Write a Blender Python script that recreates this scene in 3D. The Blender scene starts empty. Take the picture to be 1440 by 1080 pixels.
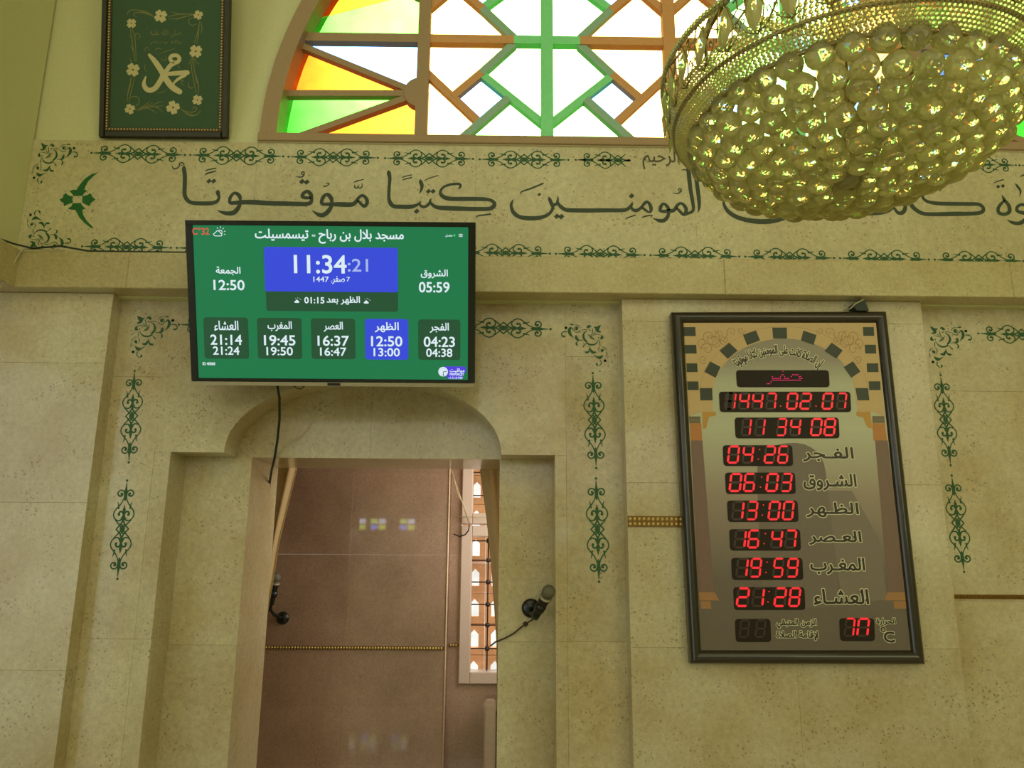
import bpy, math, random
from mathutils import Vector, Matrix, geometry
random.seed(7)
PI = math.pi
SC = bpy.context.scene
COL = SC.collection

# ---------------------------------------------------------------- camera
FPX = 1080.0
EYE = Vector((0.0, 0.0, 1.6))
_yaw, _pit, _rol = math.radians(0.6), math.radians(12.6), math.radians(0.4)
FW = Vector((math.sin(_yaw)*math.cos(_pit), math.cos(_yaw)*math.cos(_pit), math.sin(_pit)))
_r0 = Vector((math.cos(_yaw), -math.sin(_yaw), 0)); _u0 = _r0.cross(FW)
RT = math.cos(_rol)*_r0 + math.sin(_rol)*_u0
UP = math.cos(_rol)*_u0 - math.sin(_rol)*_r0
cd = bpy.data.cameras.new('camera'); cam = bpy.data.objects.new('camera', cd); COL.objects.link(cam)
cd.sensor_width = 36; cd.lens = 36*FPX/1440; cd.clip_start = .02
cam.matrix_world = Matrix((( RT.x, UP.x, -FW.x, EYE.x), (RT.y, UP.y, -FW.y, EYE.y), (RT.z, UP.z, -FW.z, EYE.z), (0, 0, 0, 1)))
SC.camera = cam
SC.view_settings.view_transform = 'Standard'; SC.view_settings.look = 'None'
SC.view_settings.gamma = 1; SC.view_settings.use_curve_mapping = False
SC.view_settings.exposure = -0.12
SC.cycles.use_denoising = True
SC.cycles.max_bounces = 10; SC.cycles.transmission_bounces = 8; SC.cycles.transparent_max_bounces = 12
SC.cycles.diffuse_bounces = 4; SC.cycles.glossy_bounces = 4
SC.cycles.sample_clamp_indirect = 6

# ---------------------------------------------------------------- sky: bright hazy glow round the sun behind the coloured glass
W = bpy.data.worlds.new('sky'); SC.world = W; W.use_nodes = True
nt = W.node_tree; nt.nodes.clear()
def wn(t): return nt.nodes.new(t)
tc = wn('ShaderNodeTexCoord'); dp = wn('ShaderNodeVectorMath'); dp.operation = 'DOT_PRODUCT'
SUND = Vector((0.091, 0.813, 0.575)).normalized()
dp.inputs[1].default_value = SUND
nt.links.new(tc.outputs['Generated'], dp.inputs[0])
mr = wn('ShaderNodeMapRange'); mr.interpolation_type = 'SMOOTHSTEP'
mr.inputs['From Min'].default_value = 0.928; mr.inputs['From Max'].default_value = 0.986
mr.inputs['To Min'].default_value = 0.0; mr.inputs['To Max'].default_value = 15.0
nt.links.new(dp.outputs['Value'], mr.inputs['Value'])
sp = wn('ShaderNodeSeparateXYZ'); nt.links.new(tc.outputs['Generated'], sp.inputs[0])
gr = wn('ShaderNodeMapRange'); gr.inputs['From Min'].default_value = -.05; gr.inputs['From Max'].default_value = .05
gr.inputs['To Min'].default_value = 1.2; gr.inputs['To Max'].default_value = 1.5
nt.links.new(sp.outputs['Z'], gr.inputs['Value'])
ad = wn('ShaderNodeMath'); ad.operation = 'ADD'
nt.links.new(mr.outputs[0], ad.inputs[0]); nt.links.new(gr.outputs[0], ad.inputs[1])
bg = wn('ShaderNodeBackground'); bg.inputs[0].default_value = (1.0, 0.97, 0.92, 1)
nt.links.new(ad.outputs[0], bg.inputs[1])
wo = wn('ShaderNodeOutputWorld'); nt.links.new(bg.outputs[0], wo.inputs[0])

def area(name, loc, target, sx, sy, power, color):
    l = bpy.data.lights.new(name, 'AREA'); l.shape = 'RECTANGLE'; l.size = sx; l.size_y = sy
    l.energy = power; l.color = color
    o = bpy.data.objects.new(name, l); COL.objects.link(o); o.location = loc
    o.rotation_euler = (Vector(target)-Vector(loc)).to_track_quat('-Z', 'Y').to_euler()
    return o
area('overhead_fill', (0.8, -1.2, 5.5), (1.0, 1.6, 0), 6.0, 4.0, 95, (0.97, 0.94, 0.52))  # added yellowish overhead fill, no opening in the ceiling
area('left_arcade_daylight', (-6.85, -4.65, 2.15), (0, -4.65, 2.15), 6.3, 4.2, 140, (0.84, 0.93, 1.0))
area('right_fill', (4.7, -2.6, 3.0), (0, 3, 2.0), 3.0, 2.6, 62, (1.0, 0.92, 0.55))  # added warm fill from the right, no window built there
area('rear_fill', (0.5, -7.7, 4.0), (0.3, 3.2, 1.6), 9.0, 2.6, 100, (0.98, 0.95, 0.86))  # added ambient fill that lights the wall and niche from the front
area('chamber_fill', (0.50, 4.35, 1.9), (-1.4, 4.5, 1.5), .7, 1.2, 18, (1.0, 0.93, 0.84))  # added lamp that brightens the chamber, standing for no visible window

# ---------------------------------------------------------------- helpers
def at(px, py, Y):
    d = FW + RT*((px-720)/FPX) - UP*((py-540)/FPX)
    return EYE + d*(Y/d.y)
def ray(px, py): return (FW + RT*((px-720)/FPX) - UP*((py-540)/FPX)).normalized()
def lin(c):
    r = []
    for v in c[:3]:
        v /= 255.0; r.append(v/12.92 if v <= .04045 else ((v+.055)/1.055)**2.4)
    return (r[0], r[1], r[2], 1)

class MB:
    def __init__(s): s.v = []; s.f = []; s.sm = []; s.k = 0
    def lift(s): s.k = (s.k+1) % 13; return s.k*2.2e-5
    def add(s, vs, fs, smooth=False):
        n = len(s.v); s.v.extend([tuple(v) for v in vs])
        for f in fs: s.f.append(tuple(i+n for i in f)); s.sm.append(smooth)
    def box(s, x0, x1, y0, y1, z0, z1):
        s.add([(x0,y0,z0),(x1,y0,z0),(x1,y1,z0),(x0,y1,z0),(x0,y0,z1),(x1,y0,z1),(x1,y1,z1),(x0,y1,z1)],
              [(0,3,2,1),(4,5,6,7),(0,1,5,4),(1,2,6,5),(2,3,7,6),(3,0,4,7)])
    def slab(s, x0, x1, z0, z1, yf, yb, c=.0015, g=.0003):      # chamfered front (towards -Y)
        x0 += g; x1 -= g; z0 += g; z1 -= g
        s.add([(x0+c,yf,z0+c),(x1-c,yf,z0+c),(x1-c,yf,z1-c),(x0+c,yf,z1-c),
               (x0,yf+c,z0),(x1,yf+c,z0),(x1,yf+c,z1),(x0,yf+c,z1),
               (x0,yb,z0),(x1,yb,z0),(x1,yb,z1),(x0,yb,z1)],
              [(0,1,2,3),(4,5,1,0),(5,6,2,1),(6,7,3,2),(7,4,0,3),(8,9,5,4),(9,10,6,5),(10,11,7,6),(11,8,4,7),(11,10,9,8)])
    def prism(s, loops, fr, d0, d1):
        """loops: list of 2-D loops (first outer, others holes); fr maps (u, v, depth) to a point."""
        pts = [p for l in loops for p in l]
        tri = geometry.tessellate_polygon([[Vector((p[0], p[1], 0)) for p in l] for l in loops])
        n = len(pts)
        vs = [fr(p[0], p[1], d0) for p in pts] + [fr(p[0], p[1], d1) for p in pts]
        fs = [tuple(t) for t in tri] + [tuple(i+n for i in reversed(t)) for t in tri]
        k = 0
        for l in loops:
            m = len(l)
            for i in range(m): a, b = k+i, k+(i+1) % m; fs.append((a, b, b+n, a+n))
            k += m
        s.add(vs, fs)
    def flat(s, loops, fr, d):
        pts = [p for l in loops for p in l]
        tri = geometry.tessellate_polygon([[Vector((p[0], p[1], 0)) for p in l] for l in loops])
        s.add([fr(p[0], p[1], d) for p in pts], [tuple(t) for t in tri])
    def tube(s, pts, r, n=8, caps=True):
        pts = [Vector(p) for p in pts]; rs = r if isinstance(r, (list, tuple)) else [r]*len(pts)
        rings = []; prev = None
        for i, p in enumerate(pts):
            t = (pts[min(i+1, len(pts)-1)] - pts[max(i-1, 0)]).normalized()
            if prev is None:
                a = Vector((0, 0, 1)) if abs(t.z) < .9 else Vector((1, 0, 0))
                prev = t.cross(a).normalized()
            prev = (prev - t*prev.dot(t)).normalized(); b = t.cross(prev)
            rings.append([p + (prev*math.cos(2*PI*k/n) + b*math.sin(2*PI*k/n))*rs[i] for k in range(n)])
        vs = [v for R in rings for v in R]; fs = []
        for i in range(len(rings)-1):
            for k in range(n):
                a, b2 = i*n+k, i*n+(k+1) % n; fs.append((a, b2, b2+n, a+n))
        if caps: fs.append(tuple(reversed(range(n)))); fs.append(tuple(range((len(rings)-1)*n, len(rings)*n)))
        s.add(vs, fs, True)
    def lathe(s, prof, o=(0,0,0), ax=(0,0,1), n=24, smooth=True):
        ax = Vector(ax).normalized(); a = Vector((1,0,0)) if abs(ax.x) < .9 else Vector((0,1,0))
        e1 = ax.cross(a).normalized(); e2 = ax.cross(e1); o = Vector(o); vs = []; fs = []
        for (r, h) in prof:
            for k in range(n):
                t = 2*PI*k/n; vs.append(o + ax*h + (e1*math.cos(t)+e2*math.sin(t))*max(r, 1e-5))
        for i in range(len(prof)-1):
            for k in range(n):
                a_, b_ = i*n+k, i*n+(k+1) % n; fs.append((a_, b_, b_+n, a_+n))
        fs.append(tuple(reversed(range(n)))); m = (len(prof)-1)*n; fs.append(tuple(range(m, m+n)))
        s.add(vs, fs, smooth)
    def ball(s, c, r, nu=8, nv=6, sc=(1,1,1), smooth=True):
        c = Vector(c); vs = [c+Vector((0,0,r*sc[2]))]; fs = []
        for j in range(1, nv):
            for i in range(nu):
                ph = PI*j/nv; th = 2*PI*i/nu
                vs.append(c+Vector((r*sc[0]*math.sin(ph)*math.cos(th), r*sc[1]*math.sin(ph)*math.sin(th), r*sc[2]*math.cos(ph))))
        vs.append(c-Vector((0,0,r*sc[2]))); e = len(vs)-1
        for i in range(nu):
            fs.append((0, 1+i, 1+(i+1) % nu)); b = 1+(nv-2)*nu; fs.append((e, b+(i+1) % nu, b+i))
        for j in range(nv-2):
            for i in range(nu):
                a = 1+j*nu+i; b = 1+j*nu+(i+1) % nu; fs.append((a, a+nu, b+nu, b))
        s.add(vs, fs, smooth)
    def build(s, name, mat, parent=None):
        if not s.v: return None
        xs, ys, zs = zip(*s.v)
        c = Vector(((min(xs)+max(xs))/2, (min(ys)+max(ys))/2, (min(zs)+max(zs))/2))
        me = bpy.data.meshes.new(name)
        me.from_pydata([(v[0]-c.x, v[1]-c.y, v[2]-c.z) for v in s.v], [], s.f)
        me.polygons.foreach_set('use_smooth', s.sm); me.update()
        if mat: me.materials.append(mat)
        o = bpy.data.objects.new(name, me); COL.objects.link(o); o.location = c
        if parent:
            o.parent = parent; o.matrix_parent_inverse = wmat(parent).inverted()
        return o
def wmat(o):
    m = Matrix.LocRotScale(o.location, o.rotation_euler, o.scale)
    return wmat(o.parent) @ o.matrix_parent_inverse @ m if o.parent else m
def empty(name, loc):
    o = bpy.data.objects.new(name, None); o.empty_display_size = .05; COL.objects.link(o); o.location = loc; return o
def tag(o, label, cat, group=None):
    o['label'] = label; o['category'] = cat
    if group: o['group'] = group
    return o
def struct(o): o['kind'] = 'structure'; return o
def stuff(o):
    if o: o['kind'] = 'stuff'
    return o

# planes that flat prints, paint and screens lie on ----------------------------------------
class Plane:
    """origin o, unit axes U (right) and V (up), N towards the viewer."""
    def __init__(s, o, U, V): s.o = Vector(o); s.U = Vector(U).normalized(); s.V = Vector(V).normalized(); s.N = s.U.cross(s.V)
    def uv(s, px, py):
        d = ray(px, py); t = (s.o-EYE).dot(s.N)/d.dot(s.N); q = EYE+d*t-s.o; return (q.dot(s.U), q.dot(s.V))
    def pt(s, u, v, d=0.0): return s.o + s.U*u + s.V*v + s.N*d
def wallplane(Y): return Plane((0, Y, 0), (1,0,0), (0,0,1))

def catmull(P, sub=5):
    out = []; n = len(P)
    for i in range(n-1):
        p0 = P[max(i-1,0)]; p1 = P[i]; p2 = P[i+1]; p3 = P[min(i+2,n-1)]
        for k in range(sub):
            t = k/sub; t2 = t*t; t3 = t2*t
            out.append([.5*((2*b)+(-a+c)*t+(2*a-5*b+4*c-d)*t2+(-a+3*b-3*c+d)*t3) for a, b, c, d in zip(p0, p1, p2, p3)])
    out.append(list(P[-1])); return out
def stroke(mb, pl, P, d=.0006, sub=5):
    """P: (u, v, width) on plane pl: smooth pen stroke."""
    d += mb.lift()
    Q = catmull([list(p) for p in P], sub) if len(P) > 2 else [list(p) for p in P]
    L = []; R = []
    for i, q in enumerate(Q):
        a = Q[max(i-1,0)]; b = Q[min(i+1,len(Q)-1)]; dx = b[0]-a[0]; dy = b[1]-a[1]; l = math.hypot(dx, dy) or 1
        w = max(q[2], 1e-4)/2; L.append((q[0]-dy/l*w, q[1]+dx/l*w)); R.append((q[0]+dy/l*w, q[1]-dx/l*w))
    vs = [pl.pt(x, y, d) for x, y in L] + [pl.pt(x, y, d) for x, y in R]; n = len(L)
    mb.add(vs, [(i, i+n, i+n+1, i+1) for i in range(n-1)])
    d -= 1.1e-5
    for q in (Q[0], Q[-1]): disc(mb, pl, q[0], q[1], max(q[2],1e-4)/2, d, 8)
def disc(mb, pl, u, v, r, d=.0006, n=12, ry=None):
    mb.add([pl.pt(u+r*math.cos(2*PI*k/n), v+(ry or r)*math.sin(2*PI*k/n), d) for k in range(n)], [tuple(range(n))])
def rrect(u0, u1, v0, v1, r, n=5):
    P = []
    for cx, cy, a in ((u1-r,v1-r,0),(u0+r,v1-r,90),(u0+r,v0+r,180),(u1-r,v0+r,270)):
        for k in range(n+1):
            t = math.radians(a+90*k/n); P.append((cx+r*math.cos(t), cy+r*math.sin(t)))
    return P
def smoothpoly(P, sub=4):
    n = len(P); out = []
    for i in range(n):
        p0, p1, p2, p3 = P[i-1], P[i], P[(i+1) % n], P[(i+2) % n]
        for k in range(sub):
            t = k/sub; t2 = t*t; t3 = t2*t
            out.append(tuple(.5*((2*b)+(-a+c)*t+(2*a-5*b+4*c-d)*t2+(-a+3*b-3*c+d)*t3) for a, b, c, d in zip(p0, p1, p2, p3)))
    return out

# Arabic lettering: presentation forms joined by hand, right to left
FORMS = {'ا':(0xFE8D,2),'أ':(0xFE83,2),'إ':(0xFE87,2),'آ':(0xFE81,2),'ب':(0xFE8F,4),'ة':(0xFE93,2),'ت':(0xFE95,4),'ث':(0xFE99,4),'ج':(0xFE9D,4),'ح':(0xFEA1,4),'خ':(0xFEA5,4),'د':(0xFEA9,2),'ذ':(0xFEAB,2),'ر':(0xFEAD,2),'ز':(0xFEAF,2),'س':(0xFEB1,4),'ش':(0xFEB5,4),'ص':(0xFEB9,4),'ض':(0xFEBD,4),'ط':(0xFEC1,4),'ظ':(0xFEC5,4),'ع':(0xFEC9,4),'غ':(0xFECD,4),'ف':(0xFED1,4),'ق':(0xFED5,4),'ك':(0xFED9,4),'ل':(0xFEDD,4),'م':(0xFEE1,4),'ن':(0xFEE5,4),'ه':(0xFEE9,4),'و':(0xFEED,2),'ى':(0xFEEF,2),'ي':(0xFEF1,4),'ـ':(0x640,4),'ء':(0xFE80,1)}
def arabic(s):
    LA = {'ا':0xFEFB,'إ':0xFEF9,'أ':0xFEF7}; out = []; n = len(s); i = 0; j = False
    while i < n:
        c = s[i]
        if c == 'ل' and i+1 < n and s[i+1] in LA:
            out.append(chr(LA[s[i+1]]+(1 if j else 0))); j = False; i += 2; continue
        if c not in FORMS: out.append(c); j = False; i += 1; continue
        b, k = FORMS[c]; nx = i+1 < n and s[i+1] in FORMS and FORMS[s[i+1]][1] > 1
        if c == 'ـ': out.append(c); j = True
        elif k == 1: out.append(chr(b)); j = False
        elif k == 2: out.append(chr(b+(1 if j else 0))); j = False
        else: out.append(chr(b+((3 if nx else 1) if j else (2 if nx else 0)))); j = nx
        i += 1
    return ''.join(reversed(out))
_gc = {}
def outlines(text):
    """closed 2-D loops of a line of text, grouped outer + holes, and the raw loops."""
    if text in _gc: return _gc[text]
    cu = bpy.data.curves.new('lettering', 'FONT'); cu.body = text; cu.size = 1; cu.resolution_u = 3
    o = bpy.data.objects.new('lettering', cu); COL.objects.link(o)
    dg = bpy.context.evaluated_depsgraph_get()
    c2 = o.evaluated_get(dg).to_curve(dg, apply_modifiers=False)
    loops = []
    for s in c2.splines:
        P = []
        if s.type == 'BEZIER':
            bp = s.bezier_points; n = len(bp)
            for i in range(n):
                a, b = bp[i], bp[(i+1) % n]
                q = geometry.interpolate_bezier(a.co, a.handle_right, b.handle_left, b.co, 5)
                P += [(p.x, p.y) for p in q[:-1]]
        else: P = [(p.co.x, p.co.y) for p in s.points]
        Q = [P[0]]
        for p in P[1:]:
            if math.hypot(p[0]-Q[-1][0], p[1]-Q[-1][1]) > 1e-4: Q.append(p)
        if len(Q) > 2: loops.append(Q)
    bpy.data.objects.remove(o); bpy.data.curves.remove(cu)
    def ar(P): return sum(P[i-1][0]*P[i][1]-P[i][0]*P[i-1][1] for i in range(len(P)))/2
    def inside(p, P):
        r = False
        for i in range(len(P)):
            a, b = P[i-1], P[i]
            if (a[1] > p[1]) != (b[1] > p[1]) and p[0] < (b[0]-a[0])*(p[1]-a[1])/(b[1]-a[1])+a[0]: r = not r
        return r
    A = [ar(l) for l in loops]; big = max(range(len(loops)), key=lambda i: abs(A[i])); sg = 1 if A[big] > 0 else -1
    outer = [i for i in range(len(loops)) if A[i]*sg > 0]; groups = {i: [loops[i]] for i in outer}
    for i in range(len(loops)):
        if A[i]*sg > 0: continue
        c = [k for k in outer if inside(loops[i][0], loops[k])]
        if c: groups[min(c, key=lambda k: abs(A[k]))].append(loops[i])
    xs = [p[0] for l in loops for p in l]; ys = [p[1] for l in loops for p in l]
    _gc[text] = (list(groups.values()), loops, (min(xs), max(xs), min(ys), max(ys))); return _gc[text]
def write(mb, pl, text, box, d=.0008, bold=0.0, halo=False, keep=False, warp=None):
    """fit text into box (u0, u1, v0, v1) on a plane; bold = extra pen width; halo draws only the outline."""
    G, Lp, (x0, x1, y0, y1) = outlines(text)
    u0, u1, v0, v1 = box; sx = (u1-u0)/(x1-x0); sy = (v1-v0)/(y1-y0)
    if keep:
        s = min(sx, sy); cu, cv = (u0+u1)/2, (v0+v1)/2; u0 = cu-(x1-x0)*s/2; v0 = cv-(y1-y0)*s/2; sx = sy = s
    f = lambda p: (u0+(p[0]-x0)*sx, v0+(p[1]-y0)*sy)
    g = warp if warp else (lambda a, b: (a, b))
    fr = lambda u, v, dd: pl.pt(*g(u, v), dd)
    if not halo:
        for gi, grp in enumerate(G): mb.flat([[f(p) for p in l] for l in grp], fr, d+(gi % 7)*1.5e-6)
    if bold > 0:
        w = bold/2
        for l in Lp:
            Q = [f(p) for p in l]; n = len(Q)
            for i in range(n):
                a, b = Q[i-1], Q[i]; dx, dy = b[0]-a[0], b[1]-a[1]; L = math.hypot(dx, dy)
                if L < 1e-7: continue
                nx, ny = -dy/L*w, dx/L*w; ex, ey = dx/L*w*.6, dy/L*w*.6
                dd = d+(mb.lift() if i % 2 else mb.lift()*.5)+.00002
                mb.add([fr(a[0]+nx-ex, a[1]+ny-ey, dd), fr(a[0]-nx-ex, a[1]-ny-ey, dd), fr(b[0]-nx+ex, b[1]-ny+ey, dd), fr(b[0]+nx+ex, b[1]+ny+ey, dd)], [(0,1,2,3)])

# ---------------------------------------------------------------- materials
def mat(name, color, rough=.5, metal=0., coat=0., spec=.5, emis=None, es=0., trans=0., ior=1.5, bump=0., bscale=60):
    m = bpy.data.materials.new(name); m.use_nodes = True; t = m.node_tree; b = t.nodes['Principled BSDF']
    b.inputs['Base Color'].default_value = lin(color); b.inputs['Roughness'].default_value = rough
    b.inputs['Metallic'].default_value = metal; b.inputs['Coat Weight'].default_value = coat; b.inputs['Coat Roughness'].default_value = .06
    b.inputs['Specular IOR Level'].default_value = spec; b.inputs['IOR'].default_value = ior; b.inputs['Transmission Weight'].default_value = trans
    if emis: b.inputs['Emission Color'].default_value = lin(emis); b.inputs['Emission Strength'].default_value = es
    n = t.nodes.new('ShaderNodeTexNoise'); n.inputs['Scale'].default_value = bscale; n.inputs['Detail'].default_value = 4
    tcn = t.nodes.new('ShaderNodeTexCoord'); t.links.new(tcn.outputs['Object'], n.inputs['Vector'])
    hs = t.nodes.new('ShaderNodeHueSaturation'); hs.inputs['Color'].default_value = lin(color)
    mp = t.nodes.new('ShaderNodeMapRange'); mp.inputs['To Min'].default_value = .92; mp.inputs['To Max'].default_value = 1.08
    t.links.new(n.outputs['Fac'], mp.inputs['Value']); t.links.new(mp.outputs[0], hs.inputs['Value']); t.links.new(hs.outputs[0], b.inputs['Base Color'])
    if bump:
        bp = t.nodes.new('ShaderNodeBump'); bp.inputs['Strength'].default_value = bump; bp.inputs['Distance'].default_value = .002
        t.links.new(n.outputs['Fac'], bp.inputs['Height']); t.links.new(bp.outputs[0], b.inputs['Normal'])
    return m
def marble(name, c1, c2, speck, coat=.6, rough=.32, crough=.09, sscale=1.0):
    """polished limestone with cloudy tone and small brown fossil flecks"""
    m = bpy.data.materials.new(name); m.use_nodes = True; t = m.node_tree; b = t.nodes['Principled BSDF']; N = t.nodes.new; Lk = t.links.new
    geo = N('ShaderNodeNewGeometry'); oi = N('ShaderNodeObjectInfo')
    n1 = N('ShaderNodeTexNoise'); n1.inputs['Scale'].default_value = 2.2; n1.inputs['Detail'].default_value = 5; n1.inputs['Roughness'].default_value = .6
    Lk(geo.outputs['Position'], n1.inputs['Vector'])
    n2 = N('ShaderNodeTexNoise'); n2.inputs['Scale'].default_value = 45*sscale; n2.inputs['Detail'].default_value = 6; n2.inputs['Roughness'].default_value = .75
    Lk(geo.outputs['Position'], n2.inputs['Vector'])
    cr = N('ShaderNodeValToRGB'); cr.color_ramp.elements[0].position = .34; cr.color_ramp.elements[0].color = lin(c2)
    cr.color_ramp.elements[1].position = .64; cr.color_ramp.elements[1].color = lin(c1); Lk(n1.outputs['Fac'], cr.inputs[0])
    mp = N('ShaderNodeMapRange'); mp.inputs['From Min'].default_value = .3; mp.inputs['From Max'].default_value = .7
    mp.inputs['To Min'].default_value = .80; mp.inputs['To Max'].default_value = 1.17; Lk(n2.outputs['Fac'], mp.inputs['Value'])
    hs = N('ShaderNodeHueSaturation'); Lk(cr.outputs[0], hs.inputs['Color']); Lk(mp.outputs[0], hs.inputs['Value'])
    wv = N('ShaderNodeVectorMath'); wv.operation = 'MULTIPLY_ADD'; Lk(n2.outputs['Color'], wv.inputs[0]); wv.inputs[1].default_value = (.03,.03,.03); Lk(geo.outputs['Position'], wv.inputs[2])
    vo = N('ShaderNodeTexVoronoi'); vo.inputs['Scale'].default_value = 62*sscale; vo.inputs['Randomness'].default_value = 1; Lk(wv.outputs[0], vo.inputs['Vector'])
    n3 = N('ShaderNodeTexNoise'); n3.inputs['Scale'].default_value = 9; n3.inputs['Detail'].default_value = 3; Lk(geo.outputs['Position'], n3.inputs['Vector'])
    th = N('ShaderNodeMapRange'); th.inputs['From Min'].default_value = .42; th.inputs['From Max'].default_value = .72; th.inputs['To Min'].default_value = .12; th.inputs['To Max'].default_value = .34
    Lk(n3.outputs['Fac'], th.inputs['Value'])
    lt = N('ShaderNodeMath'); lt.operation = 'SUBTRACT'; Lk(th.outputs[0], lt.inputs[0]); Lk(vo.outputs['Distance'], lt.inputs[1])
    lm = N('ShaderNodeMapRange'); lm.inputs['From Min'].default_value = 0; lm.inputs['From Max'].default_value = .06; lm.inputs['To Max'].default_value = .62; Lk(lt.outputs[0], lm.inputs['Value'])
    mx = N('ShaderNodeMix'); mx.data_type = 'RGBA'; mx.inputs['B'].default_value = lin(speck); Lk(lm.outputs[0], mx.inputs['Factor']); Lk(hs.outputs[0], mx.inputs['A'])
    h2 = N('ShaderNodeHueSaturation'); Lk(mx.outputs['Result'], h2.inputs['Color'])       # each slab a little different
    m3 = N('ShaderNodeMapRange'); m3.inputs['To Min'].default_value = .93; m3.inputs['To Max'].default_value = 1.05; Lk(oi.outputs['Random'], m3.inputs['Value']); Lk(m3.outputs[0], h2.inputs['Value'])
    Lk(h2.outputs[0], b.inputs['Base Color'])
    b.inputs['Roughness'].default_value = rough; b.inputs['Coat Weight'].default_value = coat; b.inputs['Coat Roughness'].default_value = crough
    bp = N('ShaderNodeBump'); bp.inputs['Strength'].default_value = .12; bp.inputs['Distance'].default_value = .001; Lk(n2.outputs['Fac'], bp.inputs['Height']); Lk(bp.outputs[0], b.inputs['Normal'])
    return m
def emit(name, color, s=1.0):
    m = bpy.data.materials.new(name); m.use_nodes = True; b = m.node_tree.nodes['Principled BSDF']
    b.inputs['Base Color'].default_value = (0.01,0.01,0.01,1); b.inputs['Roughness'].default_value = .25; b.inputs['Specular IOR Level'].default_value = .2
    b.inputs['Emission Color'].default_value = lin(color); b.inputs['Emission Strength'].default_value = s; return m
def stained(name, T):
    """thin coloured glass: tinted see-through with a soft sheen and streaks"""
    m = bpy.data.materials.new(name); m.use_nodes = True; t = m.node_tree; t.nodes.clear(); N = t.nodes.new; Lk = t.links.new
    o = N('ShaderNodeOutputMaterial'); tr = N('ShaderNodeBsdfTransparent'); gl = N('ShaderNodeBsdfGlossy'); gl.inputs['Roughness'].default_value = .08
    mx = N('ShaderNodeMixShader'); fr = N('ShaderNodeFresnel'); fr.inputs[0].default_value = 1.3
    n = N('ShaderNodeTexNoise'); n.inputs['Scale'].default_value = 7; n.inputs['Detail'].default_value = 4; geo = N('ShaderNodeNewGeometry'); Lk(geo.outputs['Position'], n.inputs['Vector'])
    hs = N('ShaderNodeHueSaturation'); hs.inputs['Color'].default_value = (*T, 1); mp = N('ShaderNodeMapRange'); mp.inputs['To Min'].default_value = .75; mp.inputs['To Max'].default_value = 1.2
    Lk(n.outputs['Fac'], mp.inputs['Value']); Lk(mp.outputs[0], hs.inputs['Value']); Lk(hs.outputs[0], tr.inputs[0])
    Lk(fr.outputs[0], mx.inputs[0]); Lk(tr.outputs[0], mx.inputs[1]); Lk(gl.outputs[0], mx.inputs[2]); Lk(mx.outputs[0], o.inputs[0]); return m

M = {}
M['marble'] = marble('cream_marble', (203,194,158), (184,165,118), (120,92,52))
M['marble_band'] = marble('honed_cream_marble', (202,194,152), (190,179,132), (140,112,70), coat=.25, crough=.2, sscale=.8)
M['marble_ledge'] = marble('ledge_marble', (201,190,140), (182,166,112), (150,120,70), coat=.25, crough=.2, sscale=1.4)
M['pink'] = marble('pinkish_brown_marble', (172,142,120), (148,120,98), (92,64,48), coat=1.0, crough=.03, sscale=1.6)
M['plaster'] = mat('painted_plaster', (212,212,160), .75, bump=.15, bscale=120)
M['ceil'] = mat('ceiling_plaster', (225,218,195), .8)
M['floor'] = marble('reflecting_floor', (214,204,178), (190,176,142), (130,104,66), coat=1.0, crough=.06)  # unseen floor made pale and glossy to carry the left light's reflection
M['green'] = mat('green_paint', (38,88,46), .6)
M['ink'] = mat('dark_green_paint', (56,70,48), .6)
M['flower'] = mat('bright_green_paint', (22,100,36), .6)
M['frame'] = mat('window_frame_plaster', (168,142,104), .65, bump=.2, bscale=90)
M['bar'] = mat('tan_painted_bar', (216,160,98), .6)
M['barg'] = mat('green_glare_bar', (136,238,156), .5)  # green glare from the window put into the bar colour
M['barb'] = mat('faint_glare_bar', (150,190,160), .5)  # weaker glare from the window put into the bar colour
M['g_green'] = stained('green_glass', (.32,1.0,.24)); M['g_lime'] = stained('lime_glass', (.62,1.0,.48))
M['g_amber'] = stained('amber_glass', (1.0,.42,.11)); M['g_orange'] = stained('pale_orange_glass', (1.0,.78,.42)); M['g_blue'] = stained('pale_blue_glass', (.42,.66,1.0))
M['black'] = mat('black_plastic', (16,20,17), .28); M['tvblack'] = mat('television_bezel_plastic', (12,22,16), .22)
M['silver'] = mat('silver_plastic', (172,164,138), .35, metal=.4)
M['cable'] = mat('dark_cable', (24,40,30), .5); M['wcable'] = mat('pale_wire', (190,180,140), .5); M['bcable'] = mat('brown_wire', (64,48,36), .6)
M['woodframe'] = mat('dark_brown_lacquer', (40,33,20), .28, coat=.4, bump=.1, bscale=150)
M['gold'] = mat('gilt_bead', (206,180,112), .35, metal=.5); M['dgold'] = mat('old_gilt', (120,88,34), .4, metal=.7)
M['cloth'] = mat('green_felt_cloth', (66,94,64), .95, bump=.6, bscale=900)
M['applique'] = mat('pale_gold_satin', (196,186,128), .55); M['applique2'] = mat('faded_gold_thread', (122,122,66), .7)
M['picframe'] = mat('black_green_frame', (50,50,30), .5)
M['slip'] = mat('dark_gilt_slip', (74,60,30), .5)
M['curtain'] = mat('beige_curtain_cloth', (196,168,122), .9, bump=.4, bscale=400)
M['whiteframe'] = mat('white_marble_window_frame', (206,186,170), .35, coat=.3)
M['iron'] = mat('dark_iron', (66,44,34), .5, metal=.3); M['brick'] = mat('sandy_brick', (244,192,150), .9, bump=.6, bscale=60)
M['radiator'] = mat('cream_radiator_enamel', (178,158,132), .3, coat=.4)
M['micgrille'] = mat('grey_wire_mesh', (120,118,100), .45, metal=.5, bump=1.0, bscale=900)
M['chrome'] = mat('dull_brass_frame', (150,134,82), .3, metal=.85)

# ================================================================ THE SETTING
XL = -2.155                    # corner with the left wall
def wall_root(name, loc):
    return struct(empty(name, loc))
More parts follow.
